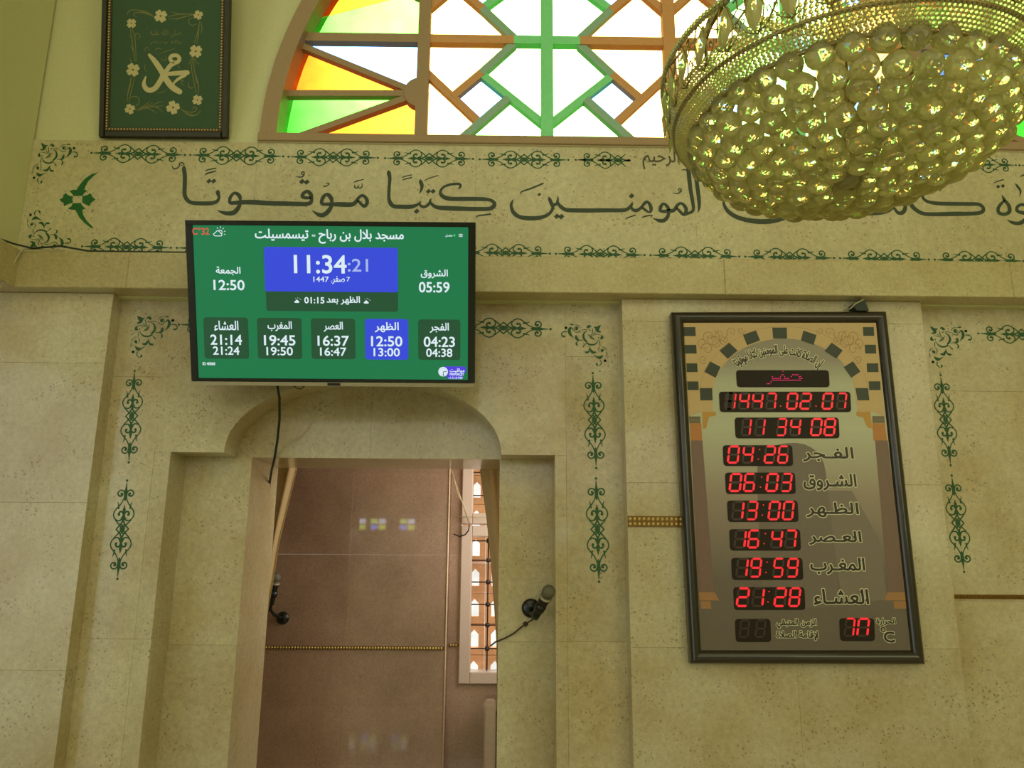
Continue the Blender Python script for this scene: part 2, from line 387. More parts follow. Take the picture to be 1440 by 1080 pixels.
# --- room shell
def sbox(name, m, *a):
    b = MB(); b.box(*a); return struct(b.build(name, m))
sbox('floor', M['floor'], -7.2, 5.2, -8.2, 6.2, -.1, 0)
sbox('ceiling', M['ceil'], -7.2, 5.2, -8.2, 3.5, 5.8, 5.95)
sbox('wall_right', M['plaster'], 5.0, 5.2, -8.0, 3.3, 0, 5.8)
sbox('wall_far_left', M['plaster'], -7.2, -7.0, -8.0, 3.3, 0, 5.8)
rear = sbox('wall_rear', M['plaster'], -7.0, 5.0, -8.2, -8.0, 0, 5.8)
# left wall return: plaster above, marble below, with its own ledge
lw = MB(); lw.box(XL-.3, XL, 2.6, 3.2, 2.868, 5.8); leftw = struct(lw.build('wall_left', M['plaster']))
b = MB(); b.box(XL-.3, XL+.065, 2.6, 3.2, 2.704, 2.868); b.build('marble_ledge', M['marble_ledge'], leftw)

# --- plaster wall with the arched window opening (semicircle on the band)
AC = (.76, 3.45); RO = 1.888; RI = 1.812
bw = MB()
arc = [(AC[0]+(RO-.02)*math.cos(math.radians(a)), AC[1]+(RO-.02)*math.sin(math.radians(a))) for a in range(0, 181, 3)]
XL2, XR2 = XL-.3, 5.0
left = [(XL2, 3.44)] + [(arc[-1][0], 3.44)] + list(reversed(arc[31:])) + [arc[30]] + [(arc[30][0], 5.8), (XL2, 5.8)]
right = [(arc[0][0], 3.44), (XR2, 3.44), (XR2, 5.8), (arc[30][0], 5.8)] + [arc[k] for k in range(30, -1, -1)]
fr = lambda u, v, d: Vector((u, d, v))
bw.prism([left], fr, 3.215, 3.42); bw.prism([right], fr, 3.215, 3.42)
wallup = struct(bw.build('wall_back', M['plaster']))
# wall further left beyond the short left return, and masonry behind the marble
b = MB(); b.box(-7.0, XL-.3, 3.2, 3.42, 0, 5.8); b.build('plaster_panel', M['plaster'], wallup)
b = MB(); b.box(XL-.3, 5.0, 3.24, 3.42, 2.70, 3.44); b.build('masonry_core', M['plaster'], wallup)
b = MB(); b.box(-3.2, -1.70, 3.29, 3.85, 0, 2.70); b.box(1.83, 5.0, 3.335, 3.6, 0, 2.70); b.box(.42, 1.84, 3.3, 3.85, 0, 2.70); b.box(-1.70, .42, 3.46, 3.85, 2.36, 2.70)
b.build('masonry_core', M['plaster'], wallup)

# --- band of marble that carries the painted verse
band = wall_root('wall_back_inscription_band', (0, 3.2, 2.8))
seams = [XL, -1.133, -.137, .856, 1.85, 2.85, 3.9, 5.0]
for i in range(7):
    b = MB(); b.slab(seams[i], seams[i+1], 2.78, 3.436, 3.2, 3.245, c=.0006, g=.00015); b.build('marble_slab', M['marble_band'], band)
# --- ledge moulding
ledge = wall_root('trim_ledge', (0, 3.13, 2.7))
ls = [XL-.02, -1.62, -.35, .95, 2.2, 3.5, 5.0]
for i in range(6):
    b = MB(); b.slab(ls[i], ls[i+1], 2.704, 2.868, 3.13, 3.245, c=.003, g=.0001); b.build('ledge_stone', M['marble_ledge'], ledge)
# --- lower wall: pilasters and recessed panels
low = wall_root('wall_back_marble', (0, 3.28, 0))
def slabs(x0, x1, zs, yf, yb, par=low, m=None, c=.0008):
    for a, z in zip(zs[:-1], zs[1:]):
        b = MB(); b.slab(x0, x1, a, z, yf, yb, c=c, g=.0002); b.build('marble_slab', m or M['marble'], par)
slabs(-3.2, -2.45, [0, .45, 1.15, 1.80, 2.39, 2.703], 3.2, 3.30); slabs(-2.45, -1.705, [0, .45, 1.15, 1.80, 2.39, 2.703], 3.2, 3.30)
slabs(.512, 1.170, [0, .55, 1.248, 1.90, 2.60, 2.703], 3.2, 3.30)
slabs(1.170, 1.830, [0, .55, 1.248, 1.90, 2.60, 2.703], 3.2, 3.30)
slabs(1.830, 2.55, [0, .55, 1.43, 2.32, 2.703], 3.28, 3.34); slabs(2.55, 3.4, [0, .55, 1.43, 2.32, 2.703], 3.28, 3.34)
slabs(3.4, 4.2, [0, .55, 1.43, 2.32, 2.703], 3.2, 3.34); slabs(4.2, 5.0, [0, .55, 1.43, 2.32, 2.703], 3.2, 3.34)
NL, NR, NT = -1.420, .220, 2.022
SL, SR = -1.489, .269
slabs(-1.706, SL, [0, .55, 1.26, 2.35, 2.703], 3.28, 3.45)
slabs(SR, .513, [0, .55, 1.26, 2.46, 2.703], 3.28, 3.45)
slabs(SL, NL, [0, .55, 1.26, NT], 3.28, 3.45); slabs(NR, SR, [0, .55, 1.26, NT], 3.28, 3.45)
# slabs round the shallow arch above the niche
ACX, AHW, AH = -.602, .592, .325
ell = [(ACX+AHW*math.cos(math.radians(a)), NT+.008+AH*math.sin(math.radians(a))) for a in range(0, 181, 5)]
Rp = [(ACX, 2.703), (ACX, ell[18][1])] + [ell[k] for k in range(17, -1, -1)] + [(ell[0][0], NT), (SR, NT), (SR, 2.703)]
Lp_ = [(SL, 2.703), (SL, NT), (ell[36][0], NT)] + [ell[k] for k in range(36, 17, -1)] + [(ACX, 2.703)]
for poly in (Rp, Lp_):
    b = MB(); b.prism([poly], fr, 3.28, 3.45); b.build('marble_slab', M['marble'], low)
# piers and tympanum, set back
OL, OR, OT = -1.128, -.017, 2.022
niche = wall_root('wall_niche_surround', (-.6, 3.45, 0))
slabs(NL-.02, OL, [0, .55, 1.22, 2.0225], 3.45, 3.86, niche); slabs(OR, NR+.02, [0, .55, 1.24, 2.0225], 3.45, 3.86, niche)
for x0, x1 in ((NL-.02, ACX), (ACX, NR+.02)):
    b = MB(); b.slab(x0, x1, OT, 2.40, 3.45, 3.86, c=.0006, g=.00015); b.build('tympanum_stone', M['marble'], niche)

# ================================================================ chamber behind the opening (polished pinkish marble)
CY = 4.80; CY2 = 4.97; CX = -.335; CL, CRt = -1.95, .62
cham = wall_root('wall_chamber_back', (-1, CY, 0))
zs = [0, .42, .74, 1.06, 1.60, 2.10, 2.62]
xs = [CL, -1.86, -1.42, -.93, CX]
for i in range(len(xs)-1):
    for z0, z1 in zip(zs[:-1], zs[1:]):
        b = MB(); b.slab(xs[i], xs[i+1], z0, z1, CY, 5.08, c=.0005, g=.00015); b.build('marble_tile', M['pink'], cham)
cham2 = wall_root('wall_chamber_window', (0, CY2, 0))
WX0, WX1 = -.262, .080                # outer sides of the white window frames
WZ = [(.838, 1.785), (1.795, 2.50)]
def ctile(x0, x1, z0, z1):
    b = MB(); b.slab(x0, x1, z0, z1, CY2, 5.08, c=.0005, g=.00015); b.build('marble_tile', M['pink'], cham2)
for z0, z1 in zip(zs[:-1], zs[1:]):
    ctile(CX+.0005, WX0, z0, z1); ctile(WX1, CRt, z0, z1)
ctile(WX0, WX1, 0, .42); ctile(WX0, WX1, .42, .838); ctile(WX0, WX1, 2.50, 2.62)
sbox('wall_chamber_left', M['pink'], CL-.1, CL, 3.86, 5.08, 0, 2.62)
sbox('wall_chamber_right', M['pink'], CRt, CRt+.1, 3.86, 5.08, 0, 2.62)
sbox('ceiling_chamber', M['ceil'], CL-.1, CRt+.1, 3.86, 5.2, 2.62, 2.72)
# light stone bead down the corner of the chamber wall
b = MB(); b.tube([(CX+.001, CY-.002, 0), (CX+.001, CY-.002, 2.6)], .004, 8); struct(b.build('trim_corner', mat('pale_joint_filler', (232, 204, 168), .4)))

def beads(name, x0, x1, z, y, r, rows, m, par=None):
    """gilt beaded strip: a flat backing with rows of small domes, pitch 2r"""
    bk = MB(); bk.box(x0, x1, y-.002, y+.006, z-r*1.15*rows, z+r*1.15*rows); o = struct(bk.build(name, M['dgold']))
    bb = MB(); n = int((x1-x0)/(2*r))
    for j in range(rows):
        for i in range(n):
            bb.ball((x0+r+2*r*i, y-.001, z+(j-(rows-1)/2)*2.1*r), r*.92, 6, 4, (1, .8, 1))
    stuff(bb.build('bead', m, o)); return o
beads('trim_bead_strip', .5135, .80, 1.741, 3.196, .0095, 2, M['gold'])
beads('trim_bead_strip', 1.833, 3.39, 1.447, 3.276, .0075, 1, M['dgold'])
beads('trim_bead_strip', CL+.002, CX-.006, 1.060, CY-.004, .0085, 1, M['gold'])
beads('trim_bead_strip', CX+.012, WX0-.002, 1.060, CY2-.004, .0085, 1, M['gold'])

# --- chamber windows with white frames, iron grilles and the brick screen beyond
def small_window(n, z0, z1, zc, bosses):
    w = struct(empty('window_%d' % n, ((WX0+WX1)/2, CY2, z0)))
    fw = .068; ix0, ix1, iz0, iz1 = WX0+fw, WX1-fw, z0+fw, z1-fw
    for (a, b_, c, d) in ((WX0, ix0, z0, z1), (ix1, WX1, z0, z1), (ix0, ix1, z0, iz0), (ix0, ix1, iz1, z1)):
        q = MB(); q.slab(a, b_, c, d, CY2-.022, 5.08, c=.004); q.build('frame_board', M['whiteframe'], w)
    q = MB(); cx = (ix0+ix1)/2; q.tube([(cx, 5.03, iz0), (cx, 5.03, iz1)], .0045, 8); q.build('grille_bar', M['iron'], w)
    for z in bosses:
        q = MB(); q.tube([(ix0, 5.03, z), (ix1, 5.03, z)], .004, 8); q.build('grille_bar', M['iron'], w)
        q = MB(); q.ball((cx, 5.03, z), .017, 8, 4, (1, .8, 1), False); q.build('grille_boss', M['iron'], w)
    q = MB(); q.box(ix0, ix1, 5.055, 5.060, iz0, iz1); q.build('glass_pane', M['g_clear'], w)
    return w
M['g_clear'] = stained('clear_glass', (.96, .97, .95))
bz = [at(682, y, 5.03).z for y in (760.6, 788, 818.6, 850, 879, 912)]
small_window(2, WZ[0][0], WZ[0][1], 0, bz)
small_window(3, WZ[1][0], WZ[1][1], 0, [1.98, 2.13, 2.28])
scr = empty('brick_lattice_screen', (0, 5.75, 0)); tag(scr, 'sandy pierced brick screen outside behind the grille of the chamber window', 'screen')
cw, ch = .150, .212
for j in range(-1, 13):
    for i in range(6):
        x0 = -.425+i*cw; z0 = .274+j*ch; q = MB(); hx0, hx1 = x0+.046, x0+.108; hz0, hz1 = z0+.050, z0+.160
        q.prism([[(x0+.002, z0+.002), (x0+cw-.002, z0+.002), (x0+cw-.002, z0+ch-.002), (x0+.002, z0+ch-.002)],
                 [(hx0, hz0), (hx0, hz1-.02), ((hx0+hx1)/2, hz1+.012), (hx1, hz1-.02), (hx1, hz0)]], fr, 5.75, 5.83)
        q.build('screen_block', M['brick'], scr)
q = MB(); q.box(-.445, .495, 5.73, 5.85, 0, .063); q.build('plinth', M['brick'], scr)

# ================================================================ arched stained-glass window
win = struct(empty('window_1', (AC[0], 3.2, AC[1])))
YB0, YB1, YG = 3.235, 3.275, 3.283
def pring(ro, ri, y0, y1, a0=0, a1=180, st=3):
    b = MB(); n = int((a1-a0)/st)
    O = [(AC[0]+ro*math.cos(math.radians(a0+k*st)), AC[1]+ro*math.sin(math.radians(a0+k*st))) for k in range(n+1)]
    I = [(AC[0]+ri*math.cos(math.radians(a0+k*st)), AC[1]+ri*math.sin(math.radians(a0+k*st))) for k in range(n+1)]
    vs = [fr(*p, y0) for p in O]+[fr(*p, y0) for p in I]+[fr(*p, y1) for p in O]+[fr(*p, y1) for p in I]; m = n+1; fs = []
    for k in range(n):
        fs += [(k, k+1, m+k+1, m+k), (2*m+k, 3*m+k, 3*m+k+1, 2*m+k+1), (k, 2*m+k, 2*m+k+1, k+1), (m+k, m+k+1, 3*m+k+1, 3*m+k)]
    fs += [(0, m, 3*m, 2*m), (n, 2*m+n, 3*m+n, m+n)]
    b.add(vs, fs); return b
pring(RO, RI, 3.185, 3.33).build('arch_frame', M['frame'], win)
b = MB(); b.slab(AC[0]-RO-.005, AC[0]+RO+.005, 3.437, 3.478, 3.18, 3.36, c=.003); b.build('sill', M['frame'], win)
b = MB(); b.box(AC[0]-RO-.005, AC[0]+RO+.005, 3.192, 3.24, 3.4345, 3.4375); b.build('sill_edge_strip', mat('pale_sill_filler', (225, 212, 170), .5), win)
ZS = 3.470; H = at(772, 56, YB0).z; VX = [at(x, 120, YB0).x for x in (594, 772, 944)]
dx = (VX[2]-VX[0])/2; VXS = [VX[2]+dx*k for k in (-2, -1, 0, 1, 2)]
CH = H-ZS; ZTOP = 5.3
circ = [(AC[0]+(RI+.01)*math.cos(math.radians(a)), AC[1]+(RI+.01)*math.sin(math.radians(a))) for a in range(0, 181, 4)]
clipc = [(AC[0]-RI-.01, ZS-.02), (AC[0]+RI+.01, ZS-.02)] + circ[1:-1]
def clip(P, Cp=clipc):
    out = list(P); n = len(Cp)
    for i in range(n):
        a, b_ = Cp[i], Cp[(i+1) % n]; ins = lambda p: (b_[0]-a[0])*(p[1]-a[1])-(b_[1]-a[1])*(p[0]-a[0]) >= -1e-9
        inp = out; out = []
        for k in range(len(inp)):
            p, q = inp[k-1], inp[k]; ip, iq = ins(p), ins(q)
            if ip != iq:
                d1 = (b_[0]-a[0])*(p[1]-a[1])-(b_[1]-a[1])*(p[0]-a[0]); d2 = (b_[0]-a[0])*(q[1]-a[1])-(b_[1]-a[1])*(q[0]-a[0]); t = d1/(d1-d2)
                out.append((p[0]+(q[0]-p[0])*t, p[1]+(q[1]-p[1])*t))
            if iq: out.append(q)
        if len(out) < 3: return None
    return out
def area2(P): return sum(P[i-1][0]*P[i][1]-P[i][0]*P[i-1][1] for i in range(len(P)))/2
def pane(P, m, label=None):
    if area2(P) < 0: P = P[::-1]
    P = clip(P)
    if not P or abs(area2(P)) < .0015: return
    b = MB(); b.prism([P], fr, YG, YG+.004); o = b.build('glass_pane', M[m], win); o['label'] = {'g_green': 'green glass pane', 'g_lime': 'lime glass pane', 'g_amber': 'amber glass pane', 'g_orange': 'pale orange glass pane', 'g_blue': 'pale blue glass pane'}[m]
_k = [0]
def bar(p, q, w, m='bar', dep=0.0):
    dx_, dy_ = q[0]-p[0], q[1]-p[1]; L = math.hypot(dx_, dy_); nx, ny = -dy_/L*w/2, dx_/L*w/2
    P = [(p[0]+nx, p[1]+ny), (p[0]-nx, p[1]-ny), (q[0]-nx, q[1]-ny), (q[0]+nx, q[1]+ny)]
    if area2(P) < 0: P = P[::-1]
    P = clip(P)
    if not P: return
    _k[0] = (_k[0]+1) % 4
    b = MB(); b.prism([P], fr, YB0+dep+_k[0]*.0004, YB1+_k[0]*.0003); b.build('glazing_bar', M[m], win)
BW = .054
for row in range(4):
    up = row % 2 == 1; base = ZS+row*CH
    for cidx in (1, 3):
        for sgn in (-1, 1):
            x0 = VXS[cidx]
            def uv(u, v): return (x0+sgn*u*dx, (ZS+(row+1)*CH - v*CH) if not up else (ZS+row*CH + v*CH))
            pane([uv(0,0), uv(.30,0), uv(.508,.33), uv(0,.83)], 'g_lime')
            pane([uv(0,.83), uv(.30,.57), uv(.715,1), uv(0,1)], 'g_lime')
            pane([uv(.508,.33), uv(.746,.546), uv(.557,.80), uv(.32,.575)], 'g_blue')
            pane([uv(.25,0), uv(1,0), uv(1,.30), uv(.746,.546)], 'g_orange')
            pane([uv(1,.30), uv(1,1), uv(.70,1), uv(.545,.80)], 'g_orange')
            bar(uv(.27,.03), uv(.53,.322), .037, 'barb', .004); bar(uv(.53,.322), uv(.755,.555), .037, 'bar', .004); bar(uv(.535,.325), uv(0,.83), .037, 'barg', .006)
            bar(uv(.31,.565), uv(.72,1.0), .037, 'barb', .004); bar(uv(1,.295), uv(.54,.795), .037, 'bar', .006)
hbs = [ZS+CH*k for k in (1, 2, 3)]
for z in hbs:
    for i in range(4):
        a, b_ = VXS[i], VXS[i+1]; c0 = a if i in (1, 3) else b_; e0 = b_ if i in (1, 3) else a
        m_ = c0+(e0-c0)*.27
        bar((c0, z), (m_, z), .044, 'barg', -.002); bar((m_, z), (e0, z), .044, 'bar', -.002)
    bar((AC[0]-RI, z), (VXS[0], z), .046, 'frame', -.002); bar((VXS[4], z), (AC[0]+RI, z), .046, 'frame', -.002)
for i, x in enumerate(VXS):
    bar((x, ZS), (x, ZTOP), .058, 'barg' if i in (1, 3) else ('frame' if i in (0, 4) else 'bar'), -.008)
# rayed side lights with a half boss on the outer mullion
for sgn, mx_ in ((-1, VXS[0]), (1, VXS[4])):
    fx = lambda x: x if sgn < 0 else 2*AC[0]-x
    dcx, dcz = fx(at(589, 130, YB0).x), at(589, 130, YB0).z
    boss = lambda cx, cz: [(cx-sgn*.012, cz+.074), (cx-sgn*.012, cz-.074)] + [(cx+sgn*.076*math.sin(math.radians(a)), cz-.076*math.cos(math.radians(a))) for a in range(10, 180, 10)]
    b = MB(); b.prism([boss(mx_+sgn*.010, dcz)], fr, YB0-.006, YB1); b.build('round_boss', M['frame'], win)
    X0 = fx(at(350, 100, YB0).x)
    def e(px, py): q = at(px, py, YB0); return (fx(q.x), q.z)
    D = (dcx, dcz); R2 = e(434, 67); R3 = e(405, 130); R4 = e(416, 189); far = lambda p: (D[0]+(p[0]-D[0])*1.25, D[1]+(p[1]-D[1])*1.25)
    zH = hbs[0]
    for p in (R2, R3): bar(D, far(p), .030, 'frame', .002)
    bar(D, (R4[0], R4[1]-.012), .030, 'frame', .002)
    edge = fx(AC[0]-RI-.05)
    pane([(mx_, zH), (edge, zH), (edge, far(R2)[1]), far(R2), D, (mx_, dcz)], 'g_blue')
    pane([D, far(R2), far(R3)], 'g_amber'); pane([D, far(R3), (edge, ZS), R4], 'g_green'); pane([D, R4, (mx_, ZS)], 'g_amber'); pane([D, (mx_, dcz), (mx_, ZS)], 'g_amber')
    D2 = (e(589, -22)); R5 = e(457, 13)
    b = MB(); b.prism([boss(mx_+sgn*.010, D2[1])], fr, YB0-.006, YB1); b.build('round_boss', M['frame'], win)
    bar(D2, far(R5), .030, 'frame', .002)
    f5 = (D2[0]+(R5[0]-D2[0])*1.6, D2[1]+(R5[1]-D2[1])*1.6)
    pane([(mx_, zH), (edge, zH), f5, D2, (mx_, D2[1])], 'g_green'); q5 = (f5[0], zH+CH*.85); bar(D2, q5, .030, 'frame', .002)
    pane([D2, f5, q5], 'g_amber'); pane([D2, q5, (f5[0], hbs[1]), (mx_, hbs[1]), (mx_, D2[1])], 'g_green')
    pane([(mx_, hbs[1]), (edge, hbs[1]), (edge, hbs[1]+CH), (mx_, hbs[1]+CH)], 'g_amber')

# --- small coloured windows high on the rear wall (their reflections show in the polished stone)
def rear_window(n, x, z, w, h):
    W_ = struct(empty('window_%d' % n, (x, -8, z)))
    b = MB(); b.box(x-w/2-.05, x+w/2+.05, -8.0, -7.97, z-h/2-.05, z+h/2+.05); b.build('frame', M['frame'], W_)
    cs = [(120,150,255), (210,225,120), (170,220,140), (225,230,240)]
    for i in range(2):
        for j in range(2):
            b = MB(); x0 = x-w/2+i*w/2+.015; z0 = z-h/2+j*h/2+.015
            b.box(x0, x0+w/2-.03, -7.97, -7.96, z0, z0+h/2-.03); b.build('glass_pane', M['lit%d' % ((i+2*j) % 4)], W_)
for k, c in enumerate([(120,150,255), (200,225,90), (190,225,120), (215,225,240)]): M['lit%d' % k] = emit('daylit_glass_%d' % k, c, 9)
for n, (x, z) in enumerate(((-4.05, 2.27), (-3.25, 2.27), (-2.80, 2.27), (-2.15, 2.27), (1.15, 2.04))): rear_window(4+n, x, z, .36, .26)

# ================================================================ painted ornament on the marble
def cpl(pl, sc, ox, oy):
    """point in a local drawing (sc drawing units per picture unit) to plane coordinates"""
    return lambda x, y: pl.uv(ox+x/sc, oy+y/sc)
def strokes(mb, pl, sc, ox, oy, LS, Y, d=.0006, wk=1.0):
    f = cpl(pl, sc, ox, oy); k = Y/FPX/sc*wk*1.27
    for S in LS: stroke(mb, pl, [(*f(x, y), w*k) for x, y, w in S], d)
def diamonds(mb, pl, sc, ox, oy, L, Y):
    f = cpl(pl, sc, ox, oy); k = Y/FPX/sc
    for (x, y, h) in L:
        u, v = f(x, y); h *= k*1.0; mb.add([pl.pt(u+a*h, v+b*h, .0006) for a, b in ((1,.08),(.1,1),(-1,-.08),(-.1,-1))], [(0,1,2,3)])
PB = wallplane(3.2); PR = wallplane(3.28)
def word(L, D, sc, ox, oy):
    b = MB(); strokes(b, PB, sc, ox, oy, L, 3.2)
    if D: diamonds(b, PB, sc, ox, oy, D, 3.2)
    b.build('painted_word', M['ink'], band)
word([[(265,95,8),(238,80,14),(205,85,12),(200,102,8),(235,112,8),(262,98,10)], [(205,98,10),(195,130,14),(160,155,16),(125,152,16),(112,125,8)],
      [(262,118,6),(258,150,40),(270,250,46),(268,380,46),(266,470,44),(285,530,44),(330,575,42),(400,592,46),(520,595,48),(620,590,46),(680,565,40),(702,520,30),(692,480,38),(688,450,44),(688,422,4)],
      [(528,190,6),(560,170,16),(665,150,14)], [(522,238,6),(555,215,18),(660,185,14)],
      [(975,570,20),(965,510,40),(935,475,40),(893,465,32),(850,510,36),(836,560,36),(850,588,40),(900,588,44),(1000,580,52),(1150,580,56),(1300,592,54),(1500,597,54),(1700,602,52),(1800,603,50),(1862,585,44),(1873,530,38),(1860,475,44),(1818,442,40),(1775,465,40),(1757,500,42),(1775,520,38),(1830,525,36),(1865,522,30)],
      [(978,560,30),(970,600,34),(940,660,50),(890,710,56),(820,722,48),(750,710,34),(680,682,4)],
      [(1675,252,6),(1720,262,14),(1760,255,16),(1782,220,14),(1770,198,14),(1748,205,14),(1750,226,12),(1775,230,10)]],
     [(575,313,38), (635,313,38), (1752,318,42), (1812,325,42)], 9, 230, 220)
word([[(672,372,10),(690,380,16),(720,370,12),(745,348,14),(725,338,12),(702,345,8)],
      [(780,590,30),(775,540,44),(745,495,46),(710,480,34),(668,520,40),(650,580,38),(665,603,36),(720,605,40),(800,605,48),(920,608,56),(1020,610,54),(1070,590,46),(1110,535,34),(1145,502,34),(1180,497,34),(1220,540,38),(1225,590,42),(1192,632,36),(1150,600,34),(1105,555,28)],
      [(785,590,34),(765,650,44),(720,710,52),(660,745,50),(600,730,38),(525,683,4)],
      [(1055,335,4),(1085,316,14),(1182,290,10)], [(1070,360,8),(1070,390,16),(1095,402,14),(1115,375,8),(1118,395,12),(1145,400,14),(1165,375,12),(1158,342,8)]], [], 9, 380, 220)
word([[(132,155,4),(134,185,40),(145,250,34),(138,350,32),(135,460,32),(150,520,40),(190,560,42),(280,566,44),(380,566,44),(440,550,32),(475,530,22),(498,503,6)],
      [(475,525,20),(500,560,26),(540,566,30),(580,540,28),(600,500,20),(612,473,6)],
      [(598,500,18),(620,540,30),(680,573,40),(800,583,48),(1000,590,46),(1150,592,44),(1270,588,42),(1318,555,40),(1318,520,36),(1270,490,34),(1180,480,42),(1000,478,44),(850,478,44),(770,465,44),(722,430,36),(716,390,26),(750,345,24),(820,318,26),(900,308,26),(937,318,26),(937,345,22),(918,370,6)],
      [(490,256,4),(492,285,36),(507,330,34),(498,380,22),(474,420,4)], [(282,247,4),(305,228,12),(390,208,10)], [(288,272,4),(310,256,12),(392,238,12)],
      [(544,278,4),(570,252,10),(688,215,10)], [(1116,690,4),(1140,668,14),(1280,650,16)]], [(580,393,33), (632,393,33), (447,617,36)], 8, 530, 220)
word([[(285,304,4),(305,265,16),(430,222,20),(572,162,18)],
      [(202,360,4),(175,410,28),(172,460,34),(200,530,44),(270,583,46),(380,602,52),(500,600,48),(600,575,40),(665,530,34),(697,470,34),(680,420,40),(658,365,38),(646,330,6)],
      [(690,430,36),(740,425,34),(760,370,24),(760,316,4)],
      [(755,390,22),(790,450,40),(860,495,46),(960,502,50),(1150,505,50),(1330,502,48),(1500,502,46),(1600,500,44),(1650,480,38),(1690,440,34),(1702,394,6)],
      [(1680,458,30),(1720,500,38),(1770,500,40),(1820,460,30),(1860,412,36),(1895,396,32),(1930,440,40),(1940,498,36),(1918,528,20),(1870,500,30),(1828,465,26)],
      [(1613,620,4),(1640,598,14),(1745,562,12)], [(1826,602,4),(1850,582,16),(1950,565,12),(1934,596,6)]], [(748,578,42), (805,582,42), (1693,320,42), (525,302,26)], 9, 700, 240)
word([[(815,615,30),(802,555,40),(750,508,30),(714,545,38),(706,592,36),(740,606,36),(820,600,46),(880,590,40),(920,532,34),(965,502,30),(1012,535,38),(1035,590,40),(1005,648,34),(950,600,34),(912,560,22)],
      [(818,610,32),(795,680,40),(750,722,44),(690,722,40),(610,690,4)],
      [(1010,650,30),(1060,630,34),(1110,608,34),(1126,560,34),(1110,450,40),(1085,300,44),(1068,130,48),(1060,20,44),(1062,-20,4)],
      [(1183,622,4),(1198,560,30),(1195,450,42),(1170,250,44),(1155,130,44),(1145,20,40),(1148,-20,4)],
      [(860,372,4),(920,380,14),(960,362,14),(972,330,14),(945,318,12),(940,345,12),(977,352,8)], [(975,88,4),(1000,78,14),(1040,86,14)]], [], 9, 850, 230)
word([[(157,222,4),(140,270,22),(165,345,36),(230,410,44),(340,460,46),(500,490,52),(650,490,52),(780,465,46),(870,430,38),(925,385,30),(930,300,30),(890,250,34),(850,262,20)]], [], 8, 1000, 250)
word([[(30,352,4),(60,372,24),(110,383,28),(220,388,32),(330,382,28),(400,360,22),(442,325,6)], [(430,350,18),(460,385,24),(497,380,28),(515,340,26),(497,305,26),(480,283,4)],
      [(525,120,6),(530,160,28),(535,225,30),(545,280,30),(575,340,30),(640,385,28),(720,395,28),(900,392,32),(1040,390,28),(1110,378,26),(1122,345,24),(1085,318,26),(1000,315,28),(800,312,28),(700,300,24),(655,270,20),(655,230,18),(690,195,16),(760,183,14),(790,188,14),(785,218,4)],
      [(633,198,4),(655,178,10),(745,142,10)]], [(458,245,20)], 5.538, 1180, 230)
word([[(1270,248,6),(1285,280,22),(1322,330,26),(1325,375,26),(1290,395,24),(1247,385,26),(1238,350,22),(1260,315,20),(1290,285,12)], [(1207,154,4),(1225,142,8),(1280,126,8)],
      [(1373,158,6),(1390,180,18),(1412,215,14),(1405,257,3)], [(1475,390,26),(1465,335,28),(1425,320,22),(1390,335,20),(1385,365,24),(1420,382,26),(1480,385,28),(1640,386,30),(1690,370,28),(1700,300,28),(1680,180,28),(1676,110,4)],
      [(1308,438,4),(1350,460,22),(1400,466,26),(1445,440,26),(1478,385,22)], [(1412,104,4),(1430,92,10),(1480,80,8)]], [(1238,180,20), (1275,175,20)], 5.538, 1180, 230)
# small line above the verse
b = MB(); u0, v0 = PB.uv(904, 238); u1, v1 = PB.uv(1098, 215)
write(b, PB, arabic('بسم الله الرحمن الرحيم'), (u0, u1, v0, v1+.012), d=.0006, bold=.002); b.build('painted_word', mat('grey_brown_paint', (84, 78, 54), .6), band)

HALF = [[(-535,0,5),(-468,0,14),(-455,0,20),(-420,0,22),(-372,0,24),(-330,-2,8)],
        [(-372,-6,16),(-420,-14,12),(-448,-40,10),(-445,-72,10),(-415,-92,10),(-385,-78,11),(-382,-52,14),(-402,-40,18),(-412,-52,14)],
        [(-385,-6,12),(-340,-20,8),(-290,-45,8),(-240,-85,9),(-205,-110,9),(-165,-118,9),(-120,-100,9),(-97,-62,9),(-104,-30,12),(-135,-8,18),(-165,0,12)],
        [(-312,-82,4),(-275,-70,9),(-245,-66,11),(-238,-58,4)], [(-262,-72,8),(-240,-66,14)],
        [(-272,0,5),(-240,0,14),(-222,0,24),(-200,0,12),(-170,-2,8)],
        [(-172,-6,12),(-198,-20,13),(-200,-45,13),(-182,-58,14),(-165,-55,20)],
        [(-150,0,22),(-110,0,14),(-60,-20,10),(0,-72,10)], [(-100,-88,8),(-50,-42,10),(0,0,13)], [(-60,-22,10),(-30,4,10),(0,24,10)]]
def ornament(pl, par, cu, cv, k, ang, clipx=None):
    """scroll ornament centred at (cu, cv), k metres per drawing unit, turned by ang"""
    b = MB(); c, s = math.cos(ang), math.sin(ang)
    for mx in (1, -1):
        for my in (1, -1):
            for S in HALF:
                P = []
                for x, y, w in S:
                    x *= mx; y *= my
                    P.append((cu+(x*c-y*s)*k, cv+(x*s+y*c)*k, w*k*1.6))
                stroke(b, pl, P, .0006, 3)
        disc(b, pl, cu+(-562*mx*c)*k, cv+(-562*mx*s)*k, 15*k, .0006, 10)
    return b.build('painted_ornament', M['green'], par)
def orn_px(pl, par, p, q):
    (u0, v0), (u1, v1) = pl.uv(*p), pl.uv(*q); L = math.hypot(u1-u0, v1-v0)
    return ornament(pl, par, (u0+u1)/2, (v0+v1)/2, L/1154, math.atan2(v1-v0, u1-u0))
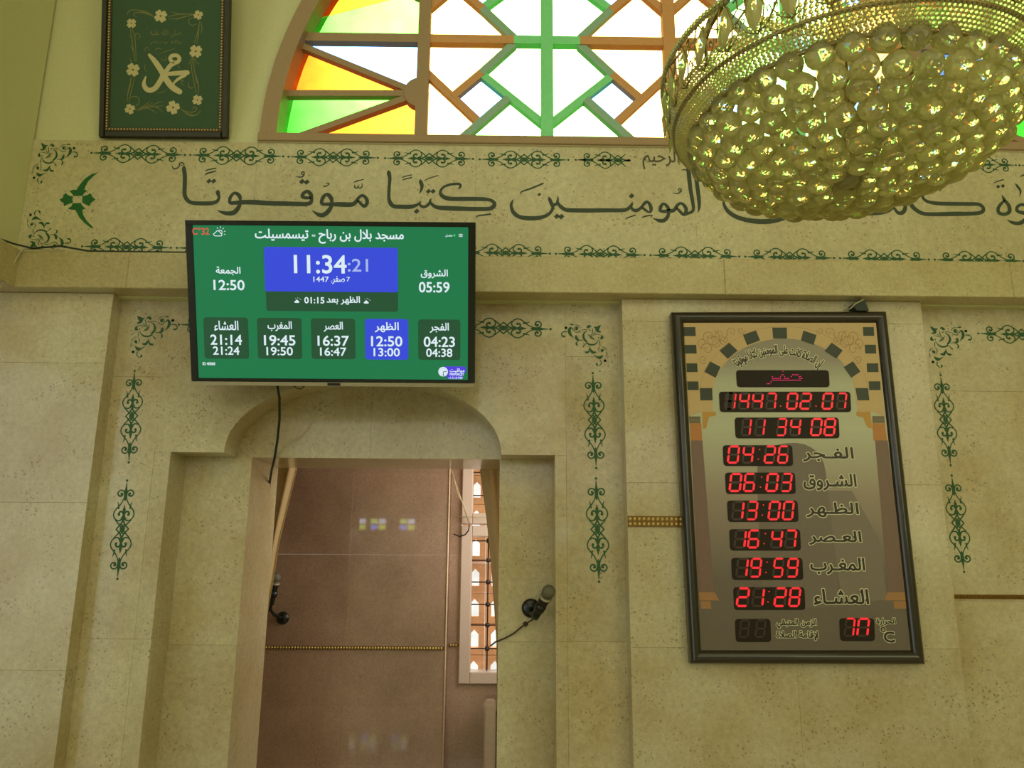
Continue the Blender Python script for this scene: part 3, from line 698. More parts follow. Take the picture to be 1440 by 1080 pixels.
# top row of the band, then bottom row
for a, c in (((127,215),(262,218)), ((266,218),(400,220)), ((404,220.5),(533,222)), ((540,222.5),(667,223.5)), ((673,224),(801,225)), ((808,225),(905,226)), ((1313,230),(1430,232.5)), ((1432,232.5),(1560,236))):
    if a[0] == 808:     # last one before the basmala is cut short by its right scroll
        c = (930, 226); (u0, v0), (u1, v1) = PB.uv(*a), PB.uv(*c); L = math.hypot(u1-u0, v1-v0); k = L/1154
        o = MB(); cu, cv = (u0+u1)/2, (v0+v1)/2
        for my in (1, -1):
            for S in HALF: stroke(o, PB, [(cu+x*k, cv+y*my*k, w*k*1.6) for x, y, w in S], .0006, 3)
            for S in HALF[7:]: stroke(o, PB, [(cu-x*k, cv+y*my*k, w*k*1.6) for x, y, w in S], .0006, 3)
        disc(o, PB, cu-562*k, cv, 15*k); o.build('painted_ornament', M['green'], band)
    else: orn_px(PB, band, a, c)
for i in range(11):
    a = 114+133.2*i; c = a+128; f2 = lambda x: 346.6+(x-120)*.0155
    orn_px(PB, band, (a, f2(a)), (c, f2(c)))
# inside the recessed panels
for a, c in (((189.5,520),(181,652)), ((179,674),(165,816)), ((833.5,523),(838.5,660)), ((838,671),(842.5,820)), ((1322.5,526),(1337,656)), ((1338,667),(1356,806)), ((640,459.5),(776,463)), ((1374,469),(1500,472)), ((250,456.5),(384,458)), ((388,458),(512,459)), ((516,459),(636,460))):
    orn_px(PR, low, a, c)
CORN = [[(275,170,4),(300,195,30),(340,235,64),(330,280,40),(285,290,18)], [(330,235,50),(375,215,26),(400,205,10)], [(440,205,8),(470,190,34),(498,210,44),(520,215,14)], [(418,235,8),(425,290,14),(445,345,10),(470,360,6)],
        [(375,295,8),(410,335,12),(435,365,5)], [(300,335,8),(350,332,10),(400,352,8)], [(275,345,8),(262,385,46),(282,405,34),(300,400,8)], [(390,430,10),(445,385,22),(500,338,8)], [(430,425,6),(480,385,10)],
        [(470,265,20),(480,262,22)], [(512,260,8),(560,255,12),(612,265,8)], [(515,278,8),(565,310,22),(585,370,34),(570,420,34),(530,465,26)], [(525,490,26),(470,515,26),(400,510,24),(350,470,14),(335,430,6)], [(325,395,22),(328,392,18)],
        [(720,175,8),(665,185,12),(632,225,9)], [(700,250,44),(680,225,30),(715,212,16),(740,250,10),(720,300,12),(670,300,12),(632,270,10)], [(740,178,6),(780,168,24),(815,172,6)], [(880,230,46),(882,231,44)],
        [(760,265,10),(795,225,26),(825,270,46),(815,330,44),(780,375,20),(750,405,6)], [(870,300,16),(920,298,18),(960,330,16),(950,370,22),(915,380,30),(900,378,14)], [(600,440,10),(650,440,12),(700,420,44),(710,370,34),(705,358,8)],
        [(655,438,8),(695,465,14),(712,505,26),(690,532,14)], [(535,485,6),(575,530,14),(595,552,22)], [(320,425,8),(305,480,12),(300,530,8)], [(268,545,8),(215,570,12),(195,612,8)], [(262,605,46),(280,640,14),(290,600,10)], [(310,545,10),(332,590,12),(310,632,8)],
        [(190,640,12),(188,700,12)], [(488,552,4),(470,600,26),(435,645,44),(385,645,22)], [(488,590,10),(505,640,28),(550,648,34),(560,635,10)], [(258,692,8),(310,735,56),(360,725,26),(422,690,6)], [(226,785,44),(227,786,44)],
        [(305,785,14),(288,830,16),(330,880,10)], [(350,875,14),(372,850,30),(362,828,12)], [(320,972,22),(321,973,20)]]
def corner(pl, par, o, ux, vx, fx=1, fy=1, w=1.0):
    """corner spray: o = picture point of its tip (275,170), ux / vx = picture vectors for 700 drawing units along x and y"""
    b = MB()
    for S in CORN:
        P = []
        for x, y, ww in S:
            a = (x-275)/700; c = (y-170)/700
            u, v = pl.uv(o[0]+ux[0]*a+vx[0]*c, o[1]+ux[1]*a+vx[1]*c); P.append((u, v, ww*.000285*w))
        stroke(b, pl, P, .0006, 3)
    b.build('painted_corner_spray', M['green'], par)
corner(PR, low, (193,444), (58,2), (-2,58)); corner(PR, low, (845,457), (-57,-1), (2,57)); corner(PR, low, (1308,459), (57,2), (9,57))
corner(PB, band, (58,201), (54,3), (-7,56), w=.95); corner(PB, band, (41,349), (58,3), (7,-53), w=.95)
# green flower with two curved tails at the left end of the band
b = MB(); f = cpl(PB, 8.31, 40, 190); FR = lambda u, v, d: PB.pt(u, v, d)
petals = [[(365,752),(405,730),(410,700),(435,678),(470,705),(522,718),(515,752),(522,790),(470,805),(418,832),(408,790),(385,780)],
          [(785,752),(750,725),(735,690),(722,680),(690,700),(632,715),(628,752),(630,790),(680,815),(712,830),(730,795),(755,775)],
          [(478,652),(520,640),(565,638),(600,580),(660,510),(740,455),(820,435),(760,480),(700,540),(665,600),(655,638),(690,650),(650,680),(632,712),(572,710),(528,714),(510,685)],
          [(520,795),(572,795),(612,792),(630,825),(668,858),(630,875),(640,930),(680,1000),(735,1055),(760,1082),(730,1085),(660,1030),(600,970),(565,905),(552,875),(500,872),(458,858),(500,835)]]
for P in petals: b.flat([[f(x, y) for x, y in P]], FR, .0006)
b.build('painted_flower', M['flower'], band)

# ================================================================ television
def pbox(mb, pl, u0, u1, v0, v1, d0, d1, c=0.0):
    q = [pl.pt(u, v, d) for d in (d0,) for u, v in ((u0,v0),(u1,v0),(u1,v1),(u0,v1))] + [pl.pt(u, v, d1) for u, v in ((u0+c,v0+c),(u1-c,v0+c),(u1-c,v1-c),(u0+c,v1-c))]
    mb.add(q, [(3,2,1,0),(4,5,6,7),(0,1,5,4),(1,2,6,5),(2,3,7,6),(3,0,4,7)])
t_ = .3425; TW, TH = 1.1404, .6536
TV = Plane((-.688, 3.03, 2.2609), (math.cos(-.0083), math.sin(-.0083), 0), (0, -math.sin(t_), math.cos(t_)))
tv = empty('television', TV.o); tag(tv, 'flat-screen television with a green prayer-time display, mounted tilted below the inscription', 'television')
fT = cpl(TV, 3.2, 240, 300)
hw = TW/2; s0 = fT(97, 50); s1 = fT(1337, 748); sl, sr, sb, st = -hw+.034, hw-.030, .040, TH-.022
sl = (fT(97,50)[0]+fT(125,742)[0])/2; sr = (fT(1337,65)[0]+fT(1337,748)[0])/2; st = (fT(97,50)[1]+fT(1337,65)[1])/2; sb = (fT(125,742)[1]+fT(1337,748)[1])/2
b = MB(); pbox(b, TV, -hw, hw, .018, TH, -.035, -.006); pbox(b, TV, -hw+.12, hw-.12, .06, TH-.12, -.075, -.034, 0); b.build('casing', M['tvblack'], tv)
b = MB()
for a in ((-hw, hw, st, TH), (-hw, sl, .018, st), (sr, hw, .018, st), (sl, sr, .018, sb)): pbox(b, TV, *a, -.010, .002, .0008)
b.build('bezel', M['tvblack'], tv)
b = MB(); pbox(b, TV, -hw, hw, 0, .018, -.035, .006, .0015); b.build('bottom_strip', M['silver'], tv)['label'] = 'silver strip along the bottom edge'
b = MB(); u, v = 0, .009; pbox(b, TV, -.022, .030, .0035, .0145, .006, .0075); b.build('badge', M['black'], tv)
b = MB(); b.add([TV.pt(sl, sb, -.001), TV.pt(sr, sb, -.001), TV.pt(sr, st, -.001), TV.pt(sl, st, -.001)], [(0,1,2,3)])
scr_m = emit('screen_green', (26, 122, 74), 1.0); screen = b.build('screen', scr_m, tv)
EM = {k: emit('screen_'+k, c, s) for k, c, s in (('white', (226,244,250), 1.0), ('card', (36,82,52), 1.0), ('blue', (56,76,222), 1.0), ('pale', (170,190,240), 1.0), ('red', (214,92,70), 1.0), ('dot', (60,220,120), 1.0), ('purple', (84,62,226), 1.0), ('slate', (40,60,110), 1.0))}
def tcard(x0, x1, y0, y1, m, r, d, name='display_panel'):
    a = fT(x0, y1); c = fT(x1, y0); b = MB(); b.flat([rrect(a[0], c[0], a[1], c[1], r)], lambda u, v, dd: TV.pt(u, v, dd), d); return b.build(name, EM[m], screen)
def ttext(t, x0, x1, y0, y1, m='white', bold=.0, d=.0016, ar=False, keep=False):
    bold *= .7
    a = fT(x0, y1); c = fT(x1, y0); b = MB(); write(b, TV, arabic(t) if ar else t, (a[0], c[0], a[1], c[1]), d, bold, keep=keep); return b.build('display_text', EM[m], screen)
tcard(430, 1021, 300, 438, 'card', .009, .0003); tcard(424, 1020, 156, 350, 'blue', .009, .0008)
cx5 = [((153,347),(468,652),'العشاء','21:14','21:24'), ((393,588),(471,653),'المغرب','19:45','19:50'), ((634,829),(474,655),'العصر','16:37','16:47'), ((876,1068),(477,658),'الظهر','12:50','13:00'), ((1114,1303),(480,660),'الفجر','04:23','04:38')]
for (xa, xb), (ya, yb), n, t1, t2 in cx5:
    tcard(xa, xb, ya, yb, 'blue' if n == 'الظهر' else 'card', .012, .0003)
    w = xb-xa; c = (xa+xb)/2; y = ya
    nw = 53 if n not in ('الفجر', 'العصر') else 42
    ttext(n, c-nw, c+nw, y+15, y+58, ar=True, bold=.0022); ttext(t1, c-69, c+69, y+78, y+121, bold=.0028); ttext(t2, c-58, c+58, y+131, y+166, bold=.0022)
ttext('مسجد بلال بن رباح - تيسمسيلت', 380, 1046, 76, 132, ar=True, bold=.003)
ttext('11:34', 556, 788, 190, 268, bold=.0045); ttext(':21', 797, 886, 206, 262, 'pale', .002)
ttext('7', 790, 806, 287, 307); ttext('صفر,', 722, 782, 283, 318, ar=True, bold=.001); ttext('1447', 642, 710, 285, 308, bold=.001)
ttext('الظهر بعد', 702, 850, 374, 410, ar=True, bold=.0022); ttext('01:15', 602, 690, 378, 404, bold=.0022)
ttext('الجمعة', 204, 312, 240, 276, ar=True, bold=.002); ttext('12:50', 194, 330, 300, 343, bold=.0028)
ttext('الشروق', 1125, 1245, 255, 293, ar=True, bold=.002); ttext('05:59', 1117, 1253, 312, 356, bold=.0028)
ttext('C°32', 97, 171, 63, 94, 'red', .0022); ttext('متصل', 1235, 1266, 96, 108, ar=True, bold=.001); ttext('ID 40068', 145, 200, 669, 681, bold=.0012)
b = MB(); disc(b, TV, *fT(1275, 101), .0042, .0016); b.build('display_dot', EM['dot'], screen)
b = MB()
for y in (96, 101, 106): stroke(b, TV, [(*fT(1296, y), .0022), (*fT(1311, y), .0022)], .0016)
b.build('menu_icon', EM['white'], screen)
def icon(cx, cy, s, filled):
    b = MB(); g = lambda x, y: fT(cx+x*s, cy+y*s)
    L = [(-14,8),(-19,2),(-12,-4),(-6,-10),(2,-8),(6,-2),(11,2),(9,8)]
    if filled: b.flat([[g(x, y) for x, y in smoothpoly(L, 2)]], lambda u, v, d: TV.pt(u, v, d), .0016)
    else: stroke(b, TV, [(*g(x, y), .0022*s) for x, y in L+[L[0]]], .0016)
    if not filled: stroke(b, TV, [(*g(x, y), .0022*s) for x, y in ((0,-11),(6,-13),(11,-9),(12,-3),(11,0))], .0016)
    for x, y in ((2,-20),(-9,-16),(11,-16),(17,-10)) if filled else ((6,-21),(-4,-18),(15,-17),(20,-8),(20,2)):
        dx_, dy_ = x-3, y+5; l = math.hypot(dx_, dy_)
        stroke(b, TV, [(*g(x, y), .002*s), (*g(x+dx_/l*4, y+dy_/l*4), .002*s)], .0016)
    b.build('weather_icon', EM['white'], screen)
icon(215, 90, 1.25, False); icon(570, 396, .75, True); icon(882, 400, .75, True)
# publisher's badge in the corner of the display (square code left out)
b = MB(); a = fT(1222, 722); c = fT(1330, 691); b.flat([rrect(a[0], c[0], a[1], c[1], .011)], lambda u, v, d: TV.pt(u, v, d), .0003)
a = fT(1242, 747); c = fT(1316, 715); b.flat([rrect(a[0], c[0], a[1], c[1], .008)], lambda u, v, d: TV.pt(u, v, d), .0004); b.build('display_badge', EM['purple'], screen)
b = MB(); disc(b, TV, *fT(1226, 714), .0195, .0010, 24); b.build('display_badge', EM['white'], screen)
b = MB(); stroke(b, TV, [(*fT(1227,734),.003), (*fT(1227,714),.003), (*fT(1240,713),.003)], .0014, 1)
for k in range(12): disc(b, TV, fT(1226,714)[0]+.0145*math.cos(k*PI/6), fT(1226,714)[1]+.0145*math.sin(k*PI/6), .001, .0013, 6)
b.build('display_badge', EM['slate'], screen)
ttext('مواقيت', 1256, 1322, 699, 720, ar=True, bold=.001); ttext('MAWAQIT', 1256, 1320, 720, 733, bold=.0012); ttext('v1.21.0-928', 1250, 1313, 737, 746, bold=.0006)
b = MB(); c0 = TV.pt(0, .33, -.07)
b.tube([c0, (c0.x, 3.11, c0.z+.02), (c0.x, 3.135, c0.z+.03)], .02, 8); pbox(b, TV, -.12, .12, .22, .44, -.085, -.072)
b.box(c0.x-.1, c0.x+.1, 3.105, 3.13, c0.z-.02, 2.76)
for x in (-.09, .09): b.box(c0.x+x-.012, c0.x+x+.012, 3.10, 3.129, c0.z-.18, 2.80)
b.build('wall_bracket', M['black'], tv)

# ================================================================ LED prayer-time board
YC = 3.150; PC = wallplane(YC)
ck = empty('led_prayer_clock', (1.21, YC, 1.19)); tag(ck, 'tall framed red LED prayer-time board hanging between the two painted recesses', 'clock')
O4 = [PC.uv(*p) for p in ((944.5,438.5),(1247,437.5),(1302,934.5),(972,933.5))]; I4 = [PC.uv(*p) for p in ((962.3,453),(1233.4,452.8),(1283,915),(986.8,915))]
for i in range(4):
    j = (i+1) % 4; b = MB(); o1, o2, i1, i2 = O4[i], O4[j], I4[i], I4[j]
    lp = lambda a, c, t: (a[0]+(c[0]-a[0])*t, a[1]+(c[1]-a[1])*t)
    prof = [(0, -.046), (0, -.006), (.12, .002), (.35, .008), (.62, .006), (.85, -.002), (1.0, -.012), (1.0, -.046)]
    vs = [PC.pt(*lp(o1, i1, t), d) for t, d in prof]+[PC.pt(*lp(o2, i2, t), d) for t, d in prof]; n = len(prof)
    b.add(vs, [(k, k+1, k+1+n, k+n) for k in range(n-1)]+[(n-1, 0, n, 2*n-1)], True); b.build('frame_side', M['woodframe'], ck)
b = MB(); pbox(b, PC, min(p[0] for p in I4)-.01, max(p[0] for p in I4)+.01, I4[2][1]-.01, I4[0][1]+.01, -.046, -.030)
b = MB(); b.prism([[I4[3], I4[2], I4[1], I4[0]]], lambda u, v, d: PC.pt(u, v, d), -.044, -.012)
# flat print: tone runs from pale green-grey to brown-grey down the sheet, as printed
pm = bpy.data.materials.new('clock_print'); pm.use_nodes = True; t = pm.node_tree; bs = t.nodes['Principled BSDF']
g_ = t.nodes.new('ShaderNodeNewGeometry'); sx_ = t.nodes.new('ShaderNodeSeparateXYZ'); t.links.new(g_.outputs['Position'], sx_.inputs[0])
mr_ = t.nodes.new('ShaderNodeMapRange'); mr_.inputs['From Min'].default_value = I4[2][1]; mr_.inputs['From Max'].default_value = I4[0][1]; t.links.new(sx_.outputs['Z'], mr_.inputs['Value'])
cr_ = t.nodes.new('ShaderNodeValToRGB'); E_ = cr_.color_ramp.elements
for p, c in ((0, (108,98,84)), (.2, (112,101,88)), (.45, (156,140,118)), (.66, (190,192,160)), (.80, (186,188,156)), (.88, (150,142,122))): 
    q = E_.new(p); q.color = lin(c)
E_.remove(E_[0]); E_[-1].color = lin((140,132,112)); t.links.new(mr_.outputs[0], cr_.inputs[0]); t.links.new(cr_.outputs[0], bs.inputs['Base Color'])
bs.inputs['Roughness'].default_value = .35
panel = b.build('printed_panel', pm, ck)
PRN = {k: mat('print_'+k, c, .4) for k, c in (('tan', (204,174,120)), ('dark', (42,54,34)), ('scroll', (168,124,70)), ('gold', (196,146,50)), ('strip', (110,100,72)), ('orange', (190,124,50)), ('base', (168,122,72)), ('shade', (118,106,92)), ('shade2', (128,116,100)), ('pale', (224,220,180)), ('letter', (44,36,24)), ('joint', (158,156,124)))}
PRN['column'] = mat('print_column', (124,98,82), .4, bscale=40)
c8 = cpl(PC, 2.077, 930, 420); c7 = cpl(PC, 4.5, 940, 430); c6 = cpl(PC, 6.0, 1000, 470); c47 = cpl(PC, 4.696, 1000, 640)
frc = lambda u, v, d: PC.pt(u, v, d)
def pr(polys, m, d, name='printed_shape'):
    b = MB()
    for P in polys: b = MB(); b.flat([P], frc, d); b.build(name, PRN[m], panel)
Z1 = -.0116
archin = [c7(737+452*math.cos(math.radians(a)), 560-357*math.sin(math.radians(a))) for a in range(0, 181, 6)]
pl_l, pl_r = c7(98, 103), c7(1318, 103)
mid = len(archin)//2
tR = [c7(737, 103), archin[mid]] + archin[:mid][::-1] + [c7(1205, 668), c7(1300, 668), c7(1378, 700), c7(1321, 103)]
tL = [c7(96, 103), c7(133, 700), c7(200, 670), c7(285, 668)] + archin[:mid-1:-1] + [c7(737, 103)]
pr([tR, tL], 'tan', Z1)
sq = [[(x0,y0),(x1,y0),(x1+3,y1),(x0+3,y1)] for x0,y0,x1,y1 in ((100,130,174,187),(108,243,180,298),(117,360,186,416),(122,475,193,530),(1238,130,1307,186),(1250,242,1320,298),(1262,360,1335,416),(1275,474,1348,530))]
sq += [[(203,517),(281,517),(284,595),(206,595)], [(267,347),(335,383),(303,452),(230,413)], [(388,228),(443,280),(380,332),(326,278)], [(476,178),(560,152),(585,215),(503,245)], [(663,133),(755,133),(757,203),(668,203)], [(860,152),(944,180),(925,243),(845,215)], [(1040,228),(1110,278),(1070,330),(995,282)], [(1175,347),(1223,412),(1165,452),(1116,384)], [(1190,517),(1270,517),(1280,595),(1205,595)]]
for q in sq: pr([[c7(*p) for p in q]], 'dark', Z1+.0004, 'printed_square')
pr([[c8(x, y) for x, y in P] for P in ([(88,413),(122,413),(156,858),(112,858)], [(628,413),(665,413),(718,858),(667,858)])], 'column', Z1+.0004)
pr([[c7(x, y) for x, y in P] for P in ([(140,740),(212,740),(218,850),(146,850)], [(1300,740),(1378,740),(1392,850),(1306,850)])], 'orange', Z1+.0004)
pr([[c7(x, y) for x, y in P] for P in ([(133,697),(205,697),(207,740),(137,740)], [(1298,695),(1373,695),(1378,738),(1300,738)])], 'strip', Z1+.0003)
cb = [(217,670),(303,668),(305,692),(262,700),(250,740),(245,772),(222,776)]
pr([[c7(x, y) for x, y in cb], [c7(1195,668),c7(1284,668),c7(1300,775),c7(1268,768),c7(1255,740),c7(1240,702),c7(1200,694)]], 'gold', Z1+.0005)
pr([[c8(x, y) for x, y in P] for P in ([(112,858),(158,858),(172,882),(114,882)], [(116,884),(146,884),(148,906),(118,906)], [(655,882),(665,858),(718,858),(720,882)], [(682,884),(718,884),(720,906),(684,906)])], 'base', Z1+.0004)
pr([smoothpoly([c8(x, y) for x, y in ((283,500),(300,450),(350,424),(420,424),(470,462),(488,540),(510,740),(522,880),(500,900),(330,900),(300,840),(288,650))], 3)], 'shade', Z1+.0003)
pr([[c8(x, y) for x, y in ((488,560),(560,560),(640,700),(664,880),(530,890))]], 'shade2', Z1+.0002)
b = MB()
for x in (150, 165, 180, 193): disc(b, PC, *c7(x, 720), .0012, Z1+.0008, 8)
for x in (1316, 1330, 1344, 1358): disc(b, PC, *c7(x, 717), .0012, Z1+.0008, 8)
b.build('printed_dot', PRN['pale'], panel)
b = MB()
def spiral(cx, cy, r, a0, turns, f, w=.0016, n=14):
    stroke(b, PC, [(*f(cx+r*(1-k/n*.85)*math.cos(a0+turns*2*PI*k/n), cy+r*(1-k/n*.85)*math.sin(a0+turns*2*PI*k/n)), w*(1-.3*k/n)) for k in range(n+1)], Z1+.0004, 2)
for mx in (0, 1):
    X = (lambda x: x) if not mx else (lambda x: 1408-x+22)
    s = 1 if not mx else -1
    for cx, cy, r, a0 in ((330,180,44,0),(260,190,40,2),(220,230,36,1),(250,270,42,3),(300,230,44,4),(405,160,32,2.5),(465,150,24,0),(225,335,28,1),(360,215,30,2),(280,205,55,5)):
        spiral(X(cx), cy, r, a0 if not mx else PI-a0, 1.3*s, c7, .0026)
stroke(b, PC, [(*c7(737+540*math.cos(math.radians(a)), 580-455*math.sin(math.radians(a))), .0009) for a in range(5, 176, 10)], Z1+.0003, 2)
b.build('printed_scrollwork', PRN['scroll'], panel)
b = MB()
for y in (300, 345, 395, 440): stroke(b, PC, [(*c8(150, y), .0006), (*c8(600, y), .0006)], Z1+.0002)
b.build('printed_joint', PRN['joint'], panel)
def label(t, x0, x1, y0, y1, f=c8, ar=True, bold=.0035, halo=.0095):
    a = f(x0, y1); c = f(x1, y0); s = arabic(t) if ar else t
    b = MB(); write(b, PC, s, (a[0], c[0], a[1], c[1]), Z1+.0006, halo); b.build('printed_halo', PRN['pale'], panel)
    b = MB(); write(b, PC, s, (a[0], c[0], a[1], c[1]), Z1+.0011, bold); b.build('printed_label', PRN['letter'], panel)
for n, x0, x1, y0, y1 in (('الفـجر',418,562,434,474), ('الشـروق',420,570,512,558), ('الظـهر',428,577,596,637), ('العـصر',436,585,680,718), ('المغـرب',441,595,758,804), ('العشـاء',450,606,850,894)):
    label(n, x0, x1, y0, y1)
label('الزمن المتبقي', 340, 455, 937, 963, bold=.0022, halo=.0065); label('لإقامة الصلاة', 340, 460, 972, 998, bold=.0022, halo=.0065); label('الحرارة', 633, 687, 934, 954, bold=.002, halo=.006)
label('C', 656, 683, 974, 1004, ar=False, bold=.003, halo=.008); label('o', 645, 658, 960, 974, ar=False, bold=.002, halo=.006)
# verse along the arch
cA = c7(727, 716); rA = c7(727+1000, 905)[0]-cA[0]
tx = arabic('إن الصلاة كانت على المؤمنين كتابا موقوتا')if False else arabic('إن الصلاة كانت على المومنين كتابا موقوتا')
def arcwarp(u, v):
    a = u/.296; return (cA[0]+(.296+v)*math.sin(a), cA[1]+(.296+v)*math.cos(a))
Lw = .195
for bd, dd, m in ((.0075, .0006, 'pale'), (.0022, .0011, 'letter')):
    b = MB(); write(b, PC, tx, (-Lw, Lw, -.026, .027), Z1+dd, bd, warp=arcwarp); b.build('printed_verse', PRN[m], panel)
b = MB(); f9 = cpl(PC, 4.235, 970, 830)
stroke(b, PC, [(*f9(x, y), w*.0008) for x, y, w in ((135,247,2),(116,262,9),(116,285,12),(132,300,9),(152,298,2))], Z1+.0006); disc(b, PC, *f9(180,247), .0018, Z1+.0006)
a = f9(130, 278); c = f9(185, 264); write(b, PC, 'ـــ', (a[0], c[0], a[1]+.002, c[1]-.001), Z1+.0006)
b.build('printed_mark', PRN['strip'], panel)
# LED windows and digits
GL = mat('smoked_window', (40, 32, 18), .45, spec=.2)
LED = emit('led_red', (255, 44, 52), 1.15); LEDM = emit('led_magenta', (240, 20, 110), 1.1); OFF = mat('unlit_led', (58, 36, 26), .4)
SEG = {'0':'abcdef','1':'bc','2':'abged','3':'abgcd','4':'fgbc','5':'afgcd','6':'afgedc','7':'abc','8':'abcdefg','9':'abcdfg','n':'abcef'}
def digit(ch, f, x0, x1, y0, y1, par):
    w = x1-x0; h = y1-y0; th = min(w, h)*.18; sl_ = .11; ym = (y0+y1)/2
    g = lambda x, y: f(x+(ym-y)*sl_, y)
    X0, X1 = x0+th/2, x1-th/2; Y0, Y1 = y0+th/2, y1-th/2; q = th*.15
    S = {'a':((X0,Y0),(X1,Y0)), 'd':((X0,Y1),(X1,Y1)), 'g':((X0,ym),(X1,ym)), 'f':((X0,Y0),(X0,ym)), 'b':((X1,Y0),(X1,ym)), 'e':((X0,ym),(X0,Y1)), 'c':((X1,ym),(X1,Y1))}
    on, off = MB(), MB()
    for k, ((ax, ay), (bx, by)) in S.items():
        L = math.hypot(bx-ax, by-ay); tx_, ty_ = (bx-ax)/L, (by-ay)/L; nx, ny = -ty_, tx_; e = th*.18
        ax, ay, bx, by = ax+tx_*e, ay+ty_*e, bx-tx_*e, by-ty_*e; hh = th/2
        P = [(ax,ay),(ax+tx_*hh+nx*hh, ay+ty_*hh+ny*hh),(bx-tx_*hh+nx*hh, by-ty_*hh+ny*hh),(bx,by),(bx-tx_*hh-nx*hh, by-ty_*hh-ny*hh),(ax+tx_*hh-nx*hh, ay+ty_*hh-ny*hh)]
        (on if k in SEG.get(ch, '') else off).add([PC.pt(*g(x, y), -.0100) for x, y in P], [tuple(range(6))])
    on.build('led_digit', LED, par); stuff(off.build('unlit_segment', OFF, par))
def lwin(x0, x1, y0, y1):
    q = [c8(x0, y1), c8(x1+3, y1), c8(x1, y0), c8(x0-3, y0)]; r = .015; P = []
    for i in range(4):
        p, a, c = q[i], q[i-1], q[(i+1) % 4]
        ta = Vector((a[0]-p[0], a[1]-p[1])).normalized()*r; tb = Vector((c[0]-p[0], c[1]-p[1])).normalized()*r
        for k in range(5):
            t = k/4; P.append((p[0]+ta.x*(1-t)**2+tb.x*t*t, p[1]+ta.y*(1-t)**2+tb.y*t*t))
    b = MB(); b.prism([P], frc, -.0112, -.0104); return b.build('led_window', GL, ck)
w1 = lwin(223, 492, 207, 257); w2 = lwin(173, 555, 270, 330); w3 = lwin(219, 521, 346, 407); w4 = lwin(184, 385, 427, 488); w5 = lwin(191, 393, 507, 570)
w6 = lwin(197, 401, 589, 652); w7 = lwin(203, 408, 673, 736); w8 = lwin(209, 415, 757, 822); w9 = lwin(215, 421, 843, 910); w10 = lwin(220, 321, 936, 1004); w11 = lwin(526, 625, 934, 1001)
def ldot(f, x, y, par): 
    b = MB(); disc(b, PC, *f(x, y), .0026, -.0099, 10); b.build('led_dot', LED, par)
for ch, x0, x1 in (('',120,195),('1',135,215),('4',240,330),('4',350,445),('7',470,558),('0',645,740),('2',757,855),('0',945,1040),('7',1068,1152)):
    digit(ch, c6, x0, x1, 487, 634, w2)
ldot(c6, 593, 602, w2); ldot(c6, 893, 602, w2)
for ch, x0, x1 in (('1',262,345),('1',377,462),('3',560,645),('4',672,765),('0',848,945),('8',960,1060)): digit(ch, c6, x0, x1, 703, 857, w3)
for ch, x0, x1 in (('0',145,245),('4',270,365),('2',455,550),('6',570,660)): digit(ch, c6, x0, x1, 935, 1090, w4)
ldot(c6, 416, 970, w4); ldot(c6, 405, 1052, w4)
for row, par in (((115,243,335,('0',125,207),('6',220,297),('0',368,450),('3',467,540)), w5), ((300,430,347,('1',142,222),('3',240,313),('0',383,462),('0',478,553)), w6), ((490,617,360,('1',157,237),('6',247,325),('4',400,478),('7',492,570)), w7),
                 ((678,810,372,('1',170,250),('9',263,338),('5',415,485),('9',507,582)), w8), ((873,1005,385,('2',173,258),('1',275,357),('2',422,503),('8',520,597)), w9)):
    y0, y1, cx = row[:3]
    for ch, x0, x1 in row[3:]: digit(ch, c47, x0, x1, y0, y1, par)
    ldot(c47, cx+4, y0+.22*(y1-y0), par); ldot(c47, cx-4, y0+.74*(y1-y0), par)
digit('7', f9, 928, 990, 165, 280, w11); digit('n', f9, 1003, 1076, 165, 280, w11); digit('', f9, 300, 360, 175, 285, w10); digit('', f9, 395, 458, 175, 285, w10)
BM = ["............#...............", "............................", "...........##......#####....", "....#.....#..#....#.....##..", "....#######..####.......###.", "....#.#################.##..".replace('#.#','###'), "...#........................", "###........................."]
b = MB()
for r, row in enumerate(BM):
    for c, chh in enumerate(row):
        if chh == '#': disc(b, PC, *c6(478+c*11.4, 307+r*15.2), .0021, -.0100, 8)
b.build('led_dot_word', LEDM, w1)
# small dark junction box and pale lead above the board
jb = MB(); q = [at(px, py, 3.155) for px, py in ((1198,429),(1205,436.5),(1222,436.5),(1216,422),(1208,421))]
jb.prism([[(p.x, p.z) for p in q][::-1]], fr, 3.155, 3.199); o = jb.build('junction_box', mat('dark_green_plastic', (28,44,34), .5)); tag(o, 'small dark plastic box wedged above the LED board under the ledge', 'box')
jb = MB(); jb.tube([at(1215,421,3.150), at(1203,427,3.150), at(1196,434,3.16), at(1186,436.5,3.18)], .003, 6); o = jb.build('pale_lead', M['wcable']); tag(o, 'short pale lead emerging beside the dark box above the LED board', 'cable')

